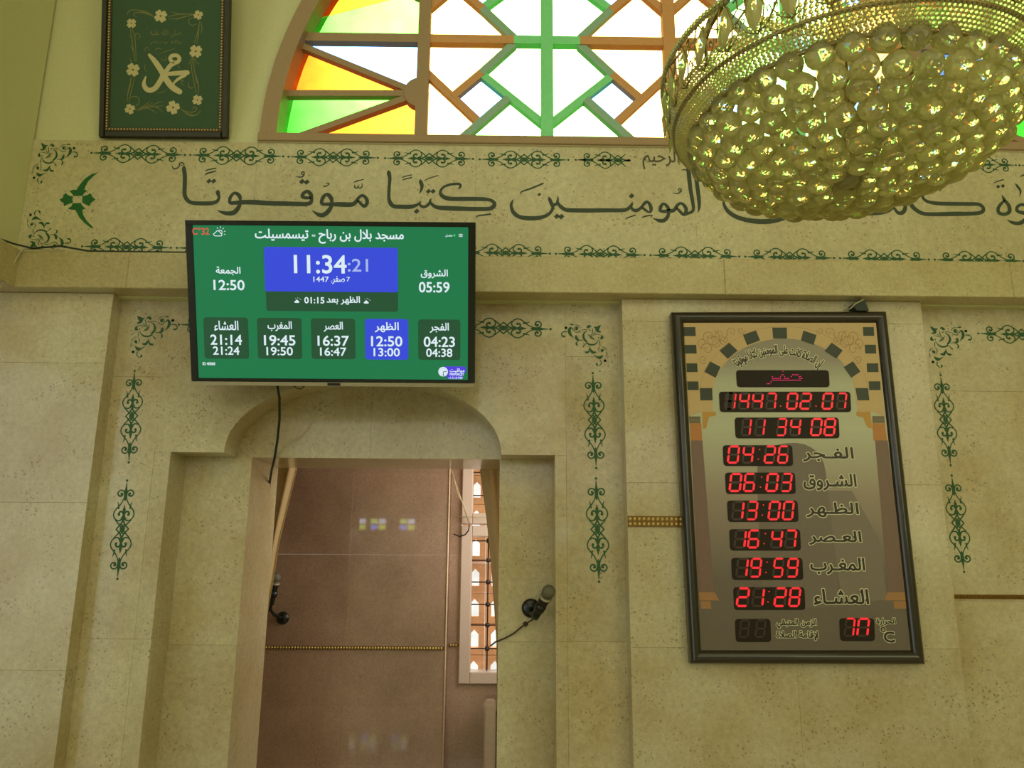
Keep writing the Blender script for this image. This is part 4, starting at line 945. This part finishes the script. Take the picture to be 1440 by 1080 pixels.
# ================================================================ framed embroidery
tp = .19; PW, PH = .587, .84
PP = Plane((-1.5602, 3.185, 3.4445), (math.cos(-.008), math.sin(-.008), 0), (0, -math.sin(tp), math.cos(tp)))
pic = empty('framed_embroidery', PP.o); tag(pic, 'dark framed green cloth with pale gold calligraphy and flowers hanging above the band', 'picture')
fw_, bwid = .028, .016
for (u0, u1, v0, v1) in ((-PW/2, -PW/2+fw_, 0, PH), (PW/2-fw_, PW/2, 0, PH), (-PW/2+fw_, PW/2-fw_, 0, fw_), (-PW/2+fw_, PW/2-fw_, PH-fw_, PH)):
    b = MB(); pbox(b, PP, u0, u1, v0, v1, -.012, .010, .004); b.build('frame_side', M['picframe'], pic)
iu, iv0, iv1 = PW/2-fw_, fw_, PH-fw_
b = MB()
for (u0, u1, v0, v1) in ((-iu, -iu+bwid, iv0, iv1), (iu-bwid, iu, iv0, iv1), (-iu+bwid, iu-bwid, iv0, iv0+bwid), (-iu+bwid, iu-bwid, iv1-bwid, iv1)): pbox(b, PP, u0, u1, v0, v1, -.010, .003)
b.build('gilt_slip', M['slip'], pic)
b = MB(); st_ = .0135; m_ = iu-bwid/2
n = int(2*m_/st_)
for k in range(n+1):
    for v in (iv0+bwid/2, iv1-bwid/2): b.ball(PP.pt(-m_+2*m_*k/n, v, .005), .0052, 6, 4)
n = int((iv1-iv0)/st_)
for k in range(n+1):
    for u in (-m_, m_): b.ball(PP.pt(u, iv0+bwid/2+(iv1-iv0-bwid)*k/n, .005), .0052, 6, 4)
stuff(b.build('gilt_bead', M['gold'], pic))
b = MB(); pbox(b, PP, -iu, iu, iv0, iv1, -.012, -.004); cl = b.build('cloth', M['cloth'], pic)
fP = cpl(PP, 5.4, 130, 0); kP = 3.05/FPX/5.4
def pst(LS, m, name, d=-.003, k=1.0):
    b = MB()
    for S in LS: stroke(b, PP, [(*fP(x, y), w*kP*k) for x, y, w in S], d, 4)
    return b.build(name, M[m], cl)
pst([[(428,415,26),(470,462,44),(520,535,50),(560,605,52),(605,660,54),(660,695,48)], [(402,580,12),(388,640,36),(420,682,44),(468,672,46),(505,625,46),(535,570,44),(560,535,40),(590,495,40),(622,478,36),(652,462,34),(656,436,34),(632,418,34),(598,424,34),(588,446,34),(602,466,30),(622,470,26)],
     [(545,562,30),(620,556,40),(680,552,42),(718,550,44)], [(700,570,30),(640,605,24),(600,650,14)]], 'applique', 'embroidered_name', -.0025)
b = MB(); 
for cx, cy, r in ((515,120,58),(800,112,42),(293,175,44),(782,388,58),(305,528,60),(795,758,46),(282,826,46),(610,815,60)):
    b = MB(); u, v = fP(cx, cy); R_ = r*kP
    for k in range(4):
        a = k*PI/2+.15+(cx % 7)*.1; ex, ey = math.cos(a), math.sin(a)
        P = [(0,0),(.45,.42),(.85,.42),(1.0,.18),(.88,0),(1.0,-.18),(.85,-.42),(.45,-.42)]
        b.flat([smoothpoly([(u+R_*(x*ex-y*ey), v+R_*(x*ey+y*ex)) for x, y in P], 3)], lambda a_, b_, d_: PP.pt(a_, b_, d_), -.0022-k*.0001)
    o = b.build('embroidered_flower', M['applique'], cl)
    c = MB(); disc(c, PP, u, v, R_*.16, -.0015, 8); c.build('flower_centre', M['dgold'], o)
pst([[(262,108,6),(275,80,8),(330,72,8),(400,95,8),(460,118,5)], [(330,128,4),(310,110,7),(325,92,7),(400,100,7),(455,125,4)], [(340,75,4),(400,85,7),(450,108,4)], [(570,125,6),(640,108,8),(700,105,8),(765,100,5)], [(575,140,5),(660,135,8),(760,108,5)], [(600,85,4),(650,102,7),(750,105,6)], [(620,155,3),(680,128,7),(755,115,5)],
     [(765,135,5),(735,140,8),(730,172,8),(755,192,8),(785,180,6)], [(812,155,5),(800,230,9),(770,325,5)], [(820,165,5),(828,215,8),(820,255,4)], [(808,170,4),(802,250,9),(790,330,5)],
     [(758,432,6),(750,520,8),(765,600,8),(785,705,5)], [(768,435,5),(770,530,8),(800,630,8),(800,715,5)], [(752,440,5),(735,470,7),(733,490,3)], [(770,440,5),(785,470,7),(812,485,3)], [(775,560,4),(790,620,8),(808,655,3)], [(765,660,5),(745,668,8),(727,650,8),(730,625,4)],
     [(285,215,6),(300,330,9),(322,462,5)], [(300,218,6),(320,300,8),(330,460,5)], [(275,265,3),(295,290,7),(300,330,7)], [(283,340,4),(305,380,8),(318,420,5)], [(325,275,6),(325,255,8),(345,252,8),(358,275,8),(340,295,5)], [(275,432,4),(290,460,7),(300,480,4)],
     [(300,580,6),(270,680,8),(260,770,5)], [(318,585,5),(290,700,8),(275,775,5)], [(285,590,5),(285,650,7),(262,720,4)], [(288,745,4),(310,730,8),(345,740,8),(350,780,8),(320,808,5)],
     [(322,830,6),(400,810,9),(460,775,3)], [(340,838,6),(430,812,9),(540,800,4)], [(345,825,5),(400,795,8),(430,770,3)], [(430,800,5),(500,820,8),(535,855,3)], [(400,815,5),(450,835,8),(485,862,3)], [(450,800,4),(500,775,8),(540,770,3)],
     [(668,825,6),(720,862,8),(780,872,8),(825,835,4)], [(672,830,5),(730,850,8),(775,845,8),(790,820,8),(770,812,8),(758,830,4)], [(700,860,4),(750,878,7),(790,872,3)],
     [(400,390,4),(395,365,6),(415,358,6),(428,385,4)], [(470,380,4),(490,365,8),(520,370,6)], [(500,410,3),(560,385,7),(625,365,4)], [(520,440,4),(535,458,7),(560,445,6),(555,425,3)], [(400,485,4),(392,515,7),(412,542,4)], [(655,480,4),(650,505,7),(665,515,4)], [(660,612,5),(690,605,7),(672,625,7),(690,645,5)], [(480,705,3),(530,700,6),(555,680,3)]],
    'applique2', 'embroidered_stem')['kind'] = 'stuff'
b = MB()
for tt, x0, x1, y0, y1 in (('صلى الله عليه', 432, 672, 222, 278), ('وآله وسلم', 440, 672, 300, 338)):
    a = fP(x0, y1); c = fP(x1, y0); write(b, PP, arabic(tt), (a[0], c[0], a[1], c[1]), -.0024)
b.build('embroidered_line', M['applique2'], cl)

# ================================================================ crystal chandelier
CC = Vector((.774, 1.570, 2.547)); RR = .340
ch_ = empty('crystal_chandelier', CC); tag(ch_, 'round brass chandelier with a dome of crystal balls hanging before the window', 'chandelier')
def cmat(name, col, rough, dif, ior=1.5):
    m = bpy.data.materials.new(name); m.use_nodes = True; t = m.node_tree; t.nodes.clear(); N = t.nodes.new
    o = N('ShaderNodeOutputMaterial'); g = N('ShaderNodeBsdfGlass'); g.inputs['Color'].default_value = (*[c for c in lin(col)[:3]], 1); g.inputs['Roughness'].default_value = rough; g.inputs['IOR'].default_value = ior
    d = N('ShaderNodeBsdfDiffuse'); d.inputs[0].default_value = lin((222,216,164)); mx = N('ShaderNodeMixShader'); mx.inputs[0].default_value = dif
    tl = N('ShaderNodeBsdfTranslucent'); tl.inputs[0].default_value = lin((245,244,200)); m2 = N('ShaderNodeMixShader'); m2.inputs[0].default_value = .5
    t.links.new(d.outputs[0], m2.inputs[1]); t.links.new(tl.outputs[0], m2.inputs[2])
    lw_ = N('ShaderNodeTexNoise'); lw_.inputs['Scale'].default_value = 90
    t.links.new(g.outputs[0], mx.inputs[1]); t.links.new(m2.outputs[0], mx.inputs[2]); t.links.new(mx.outputs[0], o.inputs[0]); return m
M['crystal'] = cmat('crystal', (250,248,222), .03, .34); M['bead'] = cmat('small_crystal', (250,246,220), .08, .5)
def frame_ring(r, z, tr, n=72):
    b = MB(); vs = []; fs = []; m = 8
    for i in range(n):
        a = 2*PI*i/n
        for k in range(m):
            q = 2*PI*k/m; rr = r+tr*math.cos(q); vs.append((CC.x+rr*math.cos(a), CC.y+rr*math.sin(a), CC.z+z+tr*math.sin(q)))
    for i in range(n):
        for k in range(m): fs.append((i*m+k, ((i+1) % n)*m+k, ((i+1) % n)*m+(k+1) % m, i*m+(k+1) % m))
    b.add(vs, fs, True); return b
frame_ring(RR+.004, 0, .005).build('rim_ring', M['chrome'], ch_)
frame_ring(RR+.045, .034, .004).build('rim_ring', M['chrome'], ch_)
frame_ring(RR+.066, .150, .004).build('rim_ring', M['chrome'], ch_)
# dome profile by arc length
A_, B_ = .335, .124
prof = [(A_*math.cos(t*PI/400), -B_*math.sin(t*PI/400)) for t in range(201)]
acc = [0]
for i in range(1, 201): acc.append(acc[-1]+math.hypot(prof[i][0]-prof[i-1][0], prof[i][1]-prof[i-1][1]))
def at_arc(s):
    for i in range(200):
        if acc[i+1] >= s: t = (s-acc[i])/(acc[i+1]-acc[i]); return [prof[i][k]+(prof[i+1][k]-prof[i][k])*t for k in (0, 1)] + [math.atan2(-(prof[i+1][0]-prof[i][0])/1, -(prof[i+1][1]-prof[i][1]))]
    return [prof[-1][0], prof[-1][1], PI/2]
# facetted crystal ball, flattened towards the dome
def crystal_mesh():
    b = MB(); nu = 14
    rows_ = [(0, -1), (.48, -.86), (.80, -.58), (.97, -.20), (.97, .16), (.82, .52), (.50, .80), (0, .93)]
    vs = []; fs = []; idx = []
    for j, (r, h) in enumerate(rows_):
        if r == 0: idx.append([len(vs)]); vs.append((0, 0, h)); continue
        idx.append(list(range(len(vs), len(vs)+nu)))
        for i in range(nu): a = 2*PI*(i+.5*(j % 2))/nu; vs.append((r*math.cos(a), r*math.sin(a), h))
    for j in range(len(rows_)-1):
        A, B = idx[j], idx[j+1]
        if len(A) == 1: fs += [(A[0], B[(i+1) % nu], B[i]) for i in range(nu)]
        elif len(B) == 1: fs += [(B[0], A[i], A[(i+1) % nu]) for i in range(nu)]
        else:
            o = j % 2
            for i in range(nu):
                if o == 0: fs += [(A[i], A[(i+1) % nu], B[i]), (A[(i+1) % nu], B[(i+1) % nu], B[i])]
                else: fs += [(A[i], A[(i+1) % nu], B[(i+1) % nu]), (A[i], B[(i+1) % nu], B[i])]
    b.add(vs, fs); me = bpy.data.meshes.new('crystal_ball'); me.from_pydata(b.v, [], b.f); me.materials.append(M['crystal']); return me
cme = crystal_mesh(); BR = .0300; nb = 0
rod = MB(); s = .008
tiers = []
while s < acc[-1]+.02 and nb < 290:
    r, z, _ = at_arc(min(s, acc[-1]))
    n = max(1, int(round(2*PI*r/.0575)))
    nx, nz = r/(A_*A_), z/(B_*B_); L = math.hypot(nx, nz); nx /= L; nz /= L
    off = random.random()*6
    for k in range(n):
        if nb >= 296: break
        a = off+2*PI*k/n; jr = random.uniform(-.004, .004); jz = random.uniform(-.006, .006)
        p = Vector((CC.x+(r+jr)*math.cos(a), CC.y+(r+jr)*math.sin(a), CC.z+z+jz))
        nrm = Vector((nx*math.cos(a), nx*math.sin(a), nz)).normalized()
        o = bpy.data.objects.new('crystal_ball', cme); COL.objects.link(o)
        rot = nrm.to_track_quat('Z', 'Y'); tw = random.random()*PI
        o.matrix_world = Matrix.Translation(p) @ rot.to_matrix().to_4x4() @ Matrix.Rotation(tw, 4, 'Z') @ Matrix.Diagonal((BR*.96, BR*.96, BR*.80, 1))
        mw = o.matrix_world.copy(); o.parent = ch_; o.matrix_parent_inverse = wmat(ch_).inverted(); o.matrix_basis = mw
        nb += 1
    tiers.append((r, z)); s += .0430
for r, z in tiers[::2]: frame_ring(max(r-.022, .01), z+.020, .0022, 48).build('tier_wire', M['chrome'], ch_)
for k in range(12):
    a = 2*PI*k/12+.1; b = MB(); b.tube([(CC.x+(r_-.02)*math.cos(a), CC.y+(r_-.02)*math.sin(a), CC.z+z_+.018) for r_, z_ in [(RR+.02, -.015)]+prof[4:200:14]], .0022, 6); b.build('dome_rib', M['chrome'], ch_)
# beaded collar: rows of tiny crystals between the two lower rings, in four tilted rows
b = MB()
for j in range(7):
    t = j/6; r = RR+.008+.036*t; z = .003+.030*t; n = int(2*PI*r/.0103)
    for i in range(n):
        a = 2*PI*(i+.5*(j % 2))/n; b.ball((CC.x+r*math.cos(a), CC.y+r*math.sin(a), CC.z+z), .0052, 5, 4, smooth=False)
stuff(b.build('bead_collar', M['bead'], ch_))
b = MB()
for j in range(4):
    r = RR+.047+.003*j; z = .038+.009*j+.0; n = int(2*PI*r/.0103)
    for i in range(n):
        a = 2*PI*(i+.5*(j % 2))/n; b.ball((CC.x+r*math.cos(a), CC.y+r*math.sin(a), CC.z+z), .0050, 5, 4, smooth=False)
for j in range(2):
    r = RR+.068; z = .146+.010*j; n = int(2*PI*r/.0103)
    for i in range(n): a = 2*PI*i/n; b.ball((CC.x+r*math.cos(a), CC.y+r*math.sin(a), CC.z+z), .0050, 5, 4, smooth=False)
stuff(b.build('bead_collar', M['bead'], ch_))
# upright marquise crystals in wire leaves round the crown
NLV = 36
def leaf_mesh():
    b = MB(); h, w, d = .054, .0185, .013; n = 8; vs = [(0, -d, 0), (0, d*.6, 0)]; ring = []
    for k in range(n*2):
        a = 2*PI*k/(2*n); x = w*math.copysign(abs(math.cos(a))**1.5, math.cos(a)); z = h*math.sin(a); vs.append((x, 0, z))
    for k in range(2*n): p, q = 2+k, 2+(k+1) % (2*n); b_ = (0, p, q); ring += [b_, (1, q, p)]
    b.add(vs, ring); me = bpy.data.meshes.new('marquise_crystal'); me.from_pydata(b.v, [], b.f); me.materials.append(M['crystal']); return me
lme = leaf_mesh()
for k in range(NLV):
    a = 2*PI*(k+.3)/NLV; r = RR+.060; p = Vector((CC.x+r*math.cos(a), CC.y+r*math.sin(a), CC.z+.098))
    o = bpy.data.objects.new('marquise_crystal', lme); COL.objects.link(o)
    mw = Matrix.Translation(p) @ Matrix.Rotation(a+PI/2, 4, 'Z') @ Matrix.Rotation(-.14, 4, 'X')
    o.parent = ch_; o.matrix_parent_inverse = wmat(ch_).inverted(); o.matrix_basis = mw
    b = MB()
    fc = lambda u, v, dr=0: (CC.x+(r+dr+.12*(v-.098))*math.cos(a+u/r), CC.y+(r+dr+.12*(v-.098))*math.sin(a+u/r), CC.z+v)
    for s_ in (-1, 1):
        b.tube([fc(0, .044), fc(s_*.014, .068), fc(s_*.020, .098), fc(s_*.013, .128), fc(0, .150)], .0017, 5)
        b.tube([fc(0, .046), fc(s_*.022, .058), fc(s_*.034, .078), fc(s_*.030, .092), fc(s_*.024, .088), fc(s_*.026, .080)], .0015, 5)
        b.tube([fc(s_*.020, .105), fc(s_*.036, .118), fc(s_*.034, .138), fc(s_*.026, .134)], .0015, 5)
    b.build('wire_leaf', M['chrome'], ch_)
# inner frame: spokes, stem, upper bowl, suspension rod and ceiling rose
for k in range(8):
    a = 2*PI*k/8; b = MB(); b.tube([(CC.x, CC.y, CC.z+.10), (CC.x+.18*math.cos(a), CC.y+.18*math.sin(a), CC.z+.05), (CC.x+RR*math.cos(a), CC.y+RR*math.sin(a), CC.z+.002)], .004, 6); b.build('spoke', M['chrome'], ch_)
b = MB(); b.lathe([(.012, -.14), (.02, -.10), (.012, -.05), (.014, .05), (.05, .10), (.055, .16), (.03, .22), (.012, .3), (.008, .5), (.008, 3.1), (.09, 3.2), (.09, 3.25)], CC, (0, 0, 1), 16); b.build('stem', M['chrome'], ch_)
for j, (rr_, zz_) in enumerate(((.30, .26), (.20, .40), (.11, .54))):
    frame_ring(rr_, zz_, .004).build('rim_ring', M['chrome'], ch_)
    b = MB()
    for jj in range(3):
        n = int(2*PI*rr_/.0103)
        for i in range(n): a = 2*PI*i/n; b.ball((CC.x+rr_*math.cos(a), CC.y+rr_*math.sin(a), CC.z+zz_+.008+.009*jj), .0050, 5, 4, smooth=False)
    stuff(b.build('bead_collar', M['bead'], ch_))
for k in range(12):
    a = 2*PI*k/12; b = MB()
    b.tube([(CC.x+r_*math.cos(a), CC.y+r_*math.sin(a), CC.z+z_) for r_, z_ in ((RR+.066, .152), (.36, .21), (.30, .26), (.26, .33), (.20, .40), (.15, .47), (.11, .54), (.05, .62), (.01, .66))], .003, 6); b.build('crown_rib', M['chrome'], ch_)

# ================================================================ microphones
def microphone(name, label, base, head, disc_r, arm, ball_r, tail, nrm=(0,-1,0)):
    root = empty(name, base); tag(root, label, 'microphone')
    B_ = Vector(base); H_ = Vector(head); d = (H_-tail).normalized()
    tail = Vector(tail)
    L = (H_-tail).length
    b = MB(); b.lathe([(ball_r*.62, L*0), (ball_r*.66, L*.12), (ball_r*.70, L*.45), (ball_r*.92, L*.72), (ball_r*.96, L*.76)], tail, d, 20); b.build('handle', M['black'], root)
    b = MB(); b.lathe([(ball_r*.97, L*.755), (ball_r*1.04, L*.77), (ball_r*1.04, L*.80), (ball_r*.97, L*.815)], tail, d, 20); b.build('collar', M['silver'], root)
    b = MB(); b.lathe([(ball_r*.94, -ball_r*.55), (ball_r*1.02, -ball_r*.2), (ball_r*1.0, ball_r*.2), (ball_r*.82, ball_r*.62), (ball_r*.5, ball_r*.9), (.0, ball_r*1.0)], H_, d, 20); b.build('grille', M['micgrille'], root)
    return root
def holder(name, label, base, r, pts, tr, clipc_, clipd, cr):
    root = empty(name, base); tag(root, label, 'bracket')
    b = MB(); b.lathe([(r, 0), (r, .010), (r*.8, .018), (r*.3, .022)], base, (0,-1,0), 24); b.build('wall_plate', M['black'], root)
    b = MB(); b.tube(pts, tr, 10); b.build('arm', M['black'], root)
    b = MB(); b.lathe([(cr*1.25, -.018), (cr*1.32, 0), (cr*1.25, .018)], clipc_, clipd, 18); b.build('clip', M['black'], root)
p0 = at(746.5, 855, 3.449); tail = at(752, 868, 3.375); head = at(771.5, 832, 3.285)
clipp = tail*.6+Vector(head)*.4
holder('microphone_bracket', 'round black microphone bracket on the marble pier right of the niche', p0, .040, [p0+Vector((0,-.015,0)), at(746, 862, 3.41), at(750, 862, 3.385), clipp], .008, clipp, (head-tail).normalized(), .018)
microphone('microphone', 'black microphone with grey grille clipped to the pier right of the niche', tail, head, .04, None, .0275, tail)
b = MB(); b.tube([tail, at(748,872,3.38), at(741,876,3.41), at(733,882,3.435), at(722,891,3.440), at(709,898,3.442), at(698,902,3.445), at(690,908,3.50)], .0034, 8)
b.tube([at(737,875,3.42), at(741,880,3.42)], .009, 8); tag(b.build('microphone_cable', M['bcable']), 'brown cable running from the pier microphone into the niche', 'cable')
p0 = at(398, 869, 4.799); tail = at(381, 850, 4.66); head = at(388, 812, 4.62); clipp = tail*.6+Vector(head)*.4
holder('microphone_bracket', 'black bracket with a curved neck on the pink marble chamber wall', p0, .037, [p0+Vector((0,-.015,0)), at(392, 867.5, 4.74), at(385, 864, 4.70), at(380, 857, 4.67), clipp], .010, clipp, (head-tail).normalized(), .02)
microphone('microphone', 'black microphone half hidden behind the curtain left in the niche', tail, head, .04, None, .027, tail)
b = MB(); b.tube([tail, at(377,860,4.68), at(373,872,4.72), at(366,890,4.77), at(360,930,4.785), at(352,1060,4.79)], .003, 6); tag(b.build('microphone_cable', M['black']), 'thin black cable hanging below the curtained chamber microphone', 'cable')

# ================================================================ curtains, radiator, cables
def curtain(label, edges, xo, Y, folds, ph):
    """edges: (picture x, picture y) of the free edge from top to bottom; xo(z) = outer x"""
    P = [at(x, y, Y) for x, y in edges]; zs_ = [p.z for p in P]; xs_ = [p.x for p in P]
    top, bot = 2.44, .02; nz, nx = 44, 36; b = MB(); V1 = []
    def ex(z):
        if z >= zs_[0]: return xs_[0]+(z-zs_[0])*(xs_[0]-xs_[1])/(zs_[0]-zs_[1])
        for i in range(len(zs_)-1):
            if z >= zs_[i+1]: t = (zs_[i]-z)/(zs_[i]-zs_[i+1]); return xs_[i]+(xs_[i+1]-xs_[i])*t
        return xs_[-1]
    for i in range(nz+1):
        z = top+(bot-top)*i/nz; e_ = ex(z); o_ = xo(z)
        for j in range(nx+1):
            t = j/nx; x = o_+(e_-o_)*t; amp = .022*(.5+.5*min(1, abs(e_-o_)/.2))
            V1.append(Vector((x, Y+amp*math.sin(t*folds*2*PI+ph+.6*math.sin(z*2)), z)))
    n = len(V1); vs = [(v.x, v.y, v.z) for v in V1]+[(v.x, v.y+.004, v.z) for v in V1]; fs = []
    for i in range(nz):
        for j in range(nx):
            a = i*(nx+1)+j; fs += [(a, a+1, a+nx+2, a+nx+1), (a+n, a+nx+1+n, a+nx+2+n, a+1+n)]
        for j in (0, nx): a = i*(nx+1)+j; fs.append((a, a+nx+1, a+nx+1+n, a+n))
    b.add(vs, fs, True); o = b.build('curtain', M['curtain']); tag(o, label, 'curtain'); return o
curtain('beige curtain drawn aside at the left of the niche opening', [(417,655),(405,705),(391,765),(383,820),(367,910),(357,950)], lambda z: -1.24+.0*z, 3.93, 3.2, 1.0)
curtain('beige curtain drawn aside at the right of the niche opening', [(674,655),(684,730),(691,800),(698,900),(699,1000)], lambda z: .13, 3.93, 3.0, 2.0)
b = MB(); b.tube([(-1.30, 3.93, 2.46), (.19, 3.93, 2.46)], .012, 10); tag(b.build('curtain_rod', M['gold']), 'metal rod above the niche opening that carries both curtains', 'rod')
rx0 = at(680, 985, 4.84).x; rz = at(680, 985, 4.84).z
rad = empty('radiator', (rx0+.25, 4.87, .1)); tag(rad, 'cream column radiator standing under the chamber window', 'radiator')
for k in range(7):
    b = MB(); x = rx0+.078*k; b.add([], []); P = rrect(x+.003, x+.073, .12, rz, .02); b.prism([P], fr, 4.82, 4.90); P = rrect(x+.012, x+.064, .14, rz-.02, .015); b.prism([P], fr, 4.812, 4.825); b.build('radiator_column', M['radiator'], rad)
b = MB(); b.tube([(rx0+.02, 4.86, .2), (rx0+.52, 4.86, .2)], .018, 8); b.tube([(rx0+.02, 4.86, rz-.08), (rx0+.52, 4.86, rz-.08)], .018, 8); b.box(rx0+.05, rx0+.08, 4.84, 4.88, 0, .15); b.box(rx0+.46, rx0+.49, 4.84, 4.88, 0, .15); b.build('header_pipe', M['radiator'], rad)
b = MB(); b.tube([at(389,536,3.12), at(393,560,3.16), at(393,590,3.24), at(390,620,3.38), at(386,645,3.44), at(382,661,3.55), at(379,680,3.75), at(377,725,3.80)], .0055, 8)
tag(b.build('television_cable', M['cable']), 'thick dark cable dropping from the television into the niche', 'cable')
b = MB(); b.tube([at(414,543,3.10), at(418,546.5,3.14), at(424,546.5,3.14), at(428,543,3.12)], .0022, 6); tag(b.build('loose_wire_loop', M['cable']), 'small loop of wire showing just below the television', 'cable')
b = MB(); b.tube([at(x, y, Y) for x, y, Y in ((-60,318,2.93),(0,336,3.02),(20,343,3.09),(45,349,3.115),(60,348,3.118),(85,346,3.12),(105,349.5,3.125),(125,353,3.135),(150,353.5,3.17),(262,355,3.19))], .0042, 8)
tag(b.build('wall_cable', M['cable']), 'dark cable sagging along the top of the ledge at the left corner', 'cable')
b = MB(); b.tube([at(x, y, Y) for x, y, Y in ((-40,470,3.0),(0,404,3.06),(14,380,3.095),(28,355,3.115),(34,350.5,3.12),(55,350.5,3.125),(64,351.5,3.126),(90,352,3.127))], .0036, 8)
tag(b.build('pale_wall_wire', M['wcable']), 'pale wire running down round the left end of the ledge', 'cable')
b = MB(); b.tube([at(636,662,4.80), at(643,692,4.83), at(652,712,4.88), at(659,735,4.935)], .003, 6); b.tube([at(634,660,4.82), at(650,706,4.86), at(662,739,4.93)], .003, 6)
b.tube([at(640,727,4.93), at(670,727,4.93), at(700,727,4.93)], .0026, 6)
tag(b.build('hanging_wire', M['wcable']), 'pale wires strung in front of the chamber window frame', 'wire')
b = MB(); b.tube([at(660,738,4.925), at(659,746,4.92), at(654,752,4.92), at(646,754.5,4.93), at(638,751,4.95)], .0042, 6); tag(b.build('black_wire_loop', M['black']), 'short curved black wire left of the chamber window', 'wire')
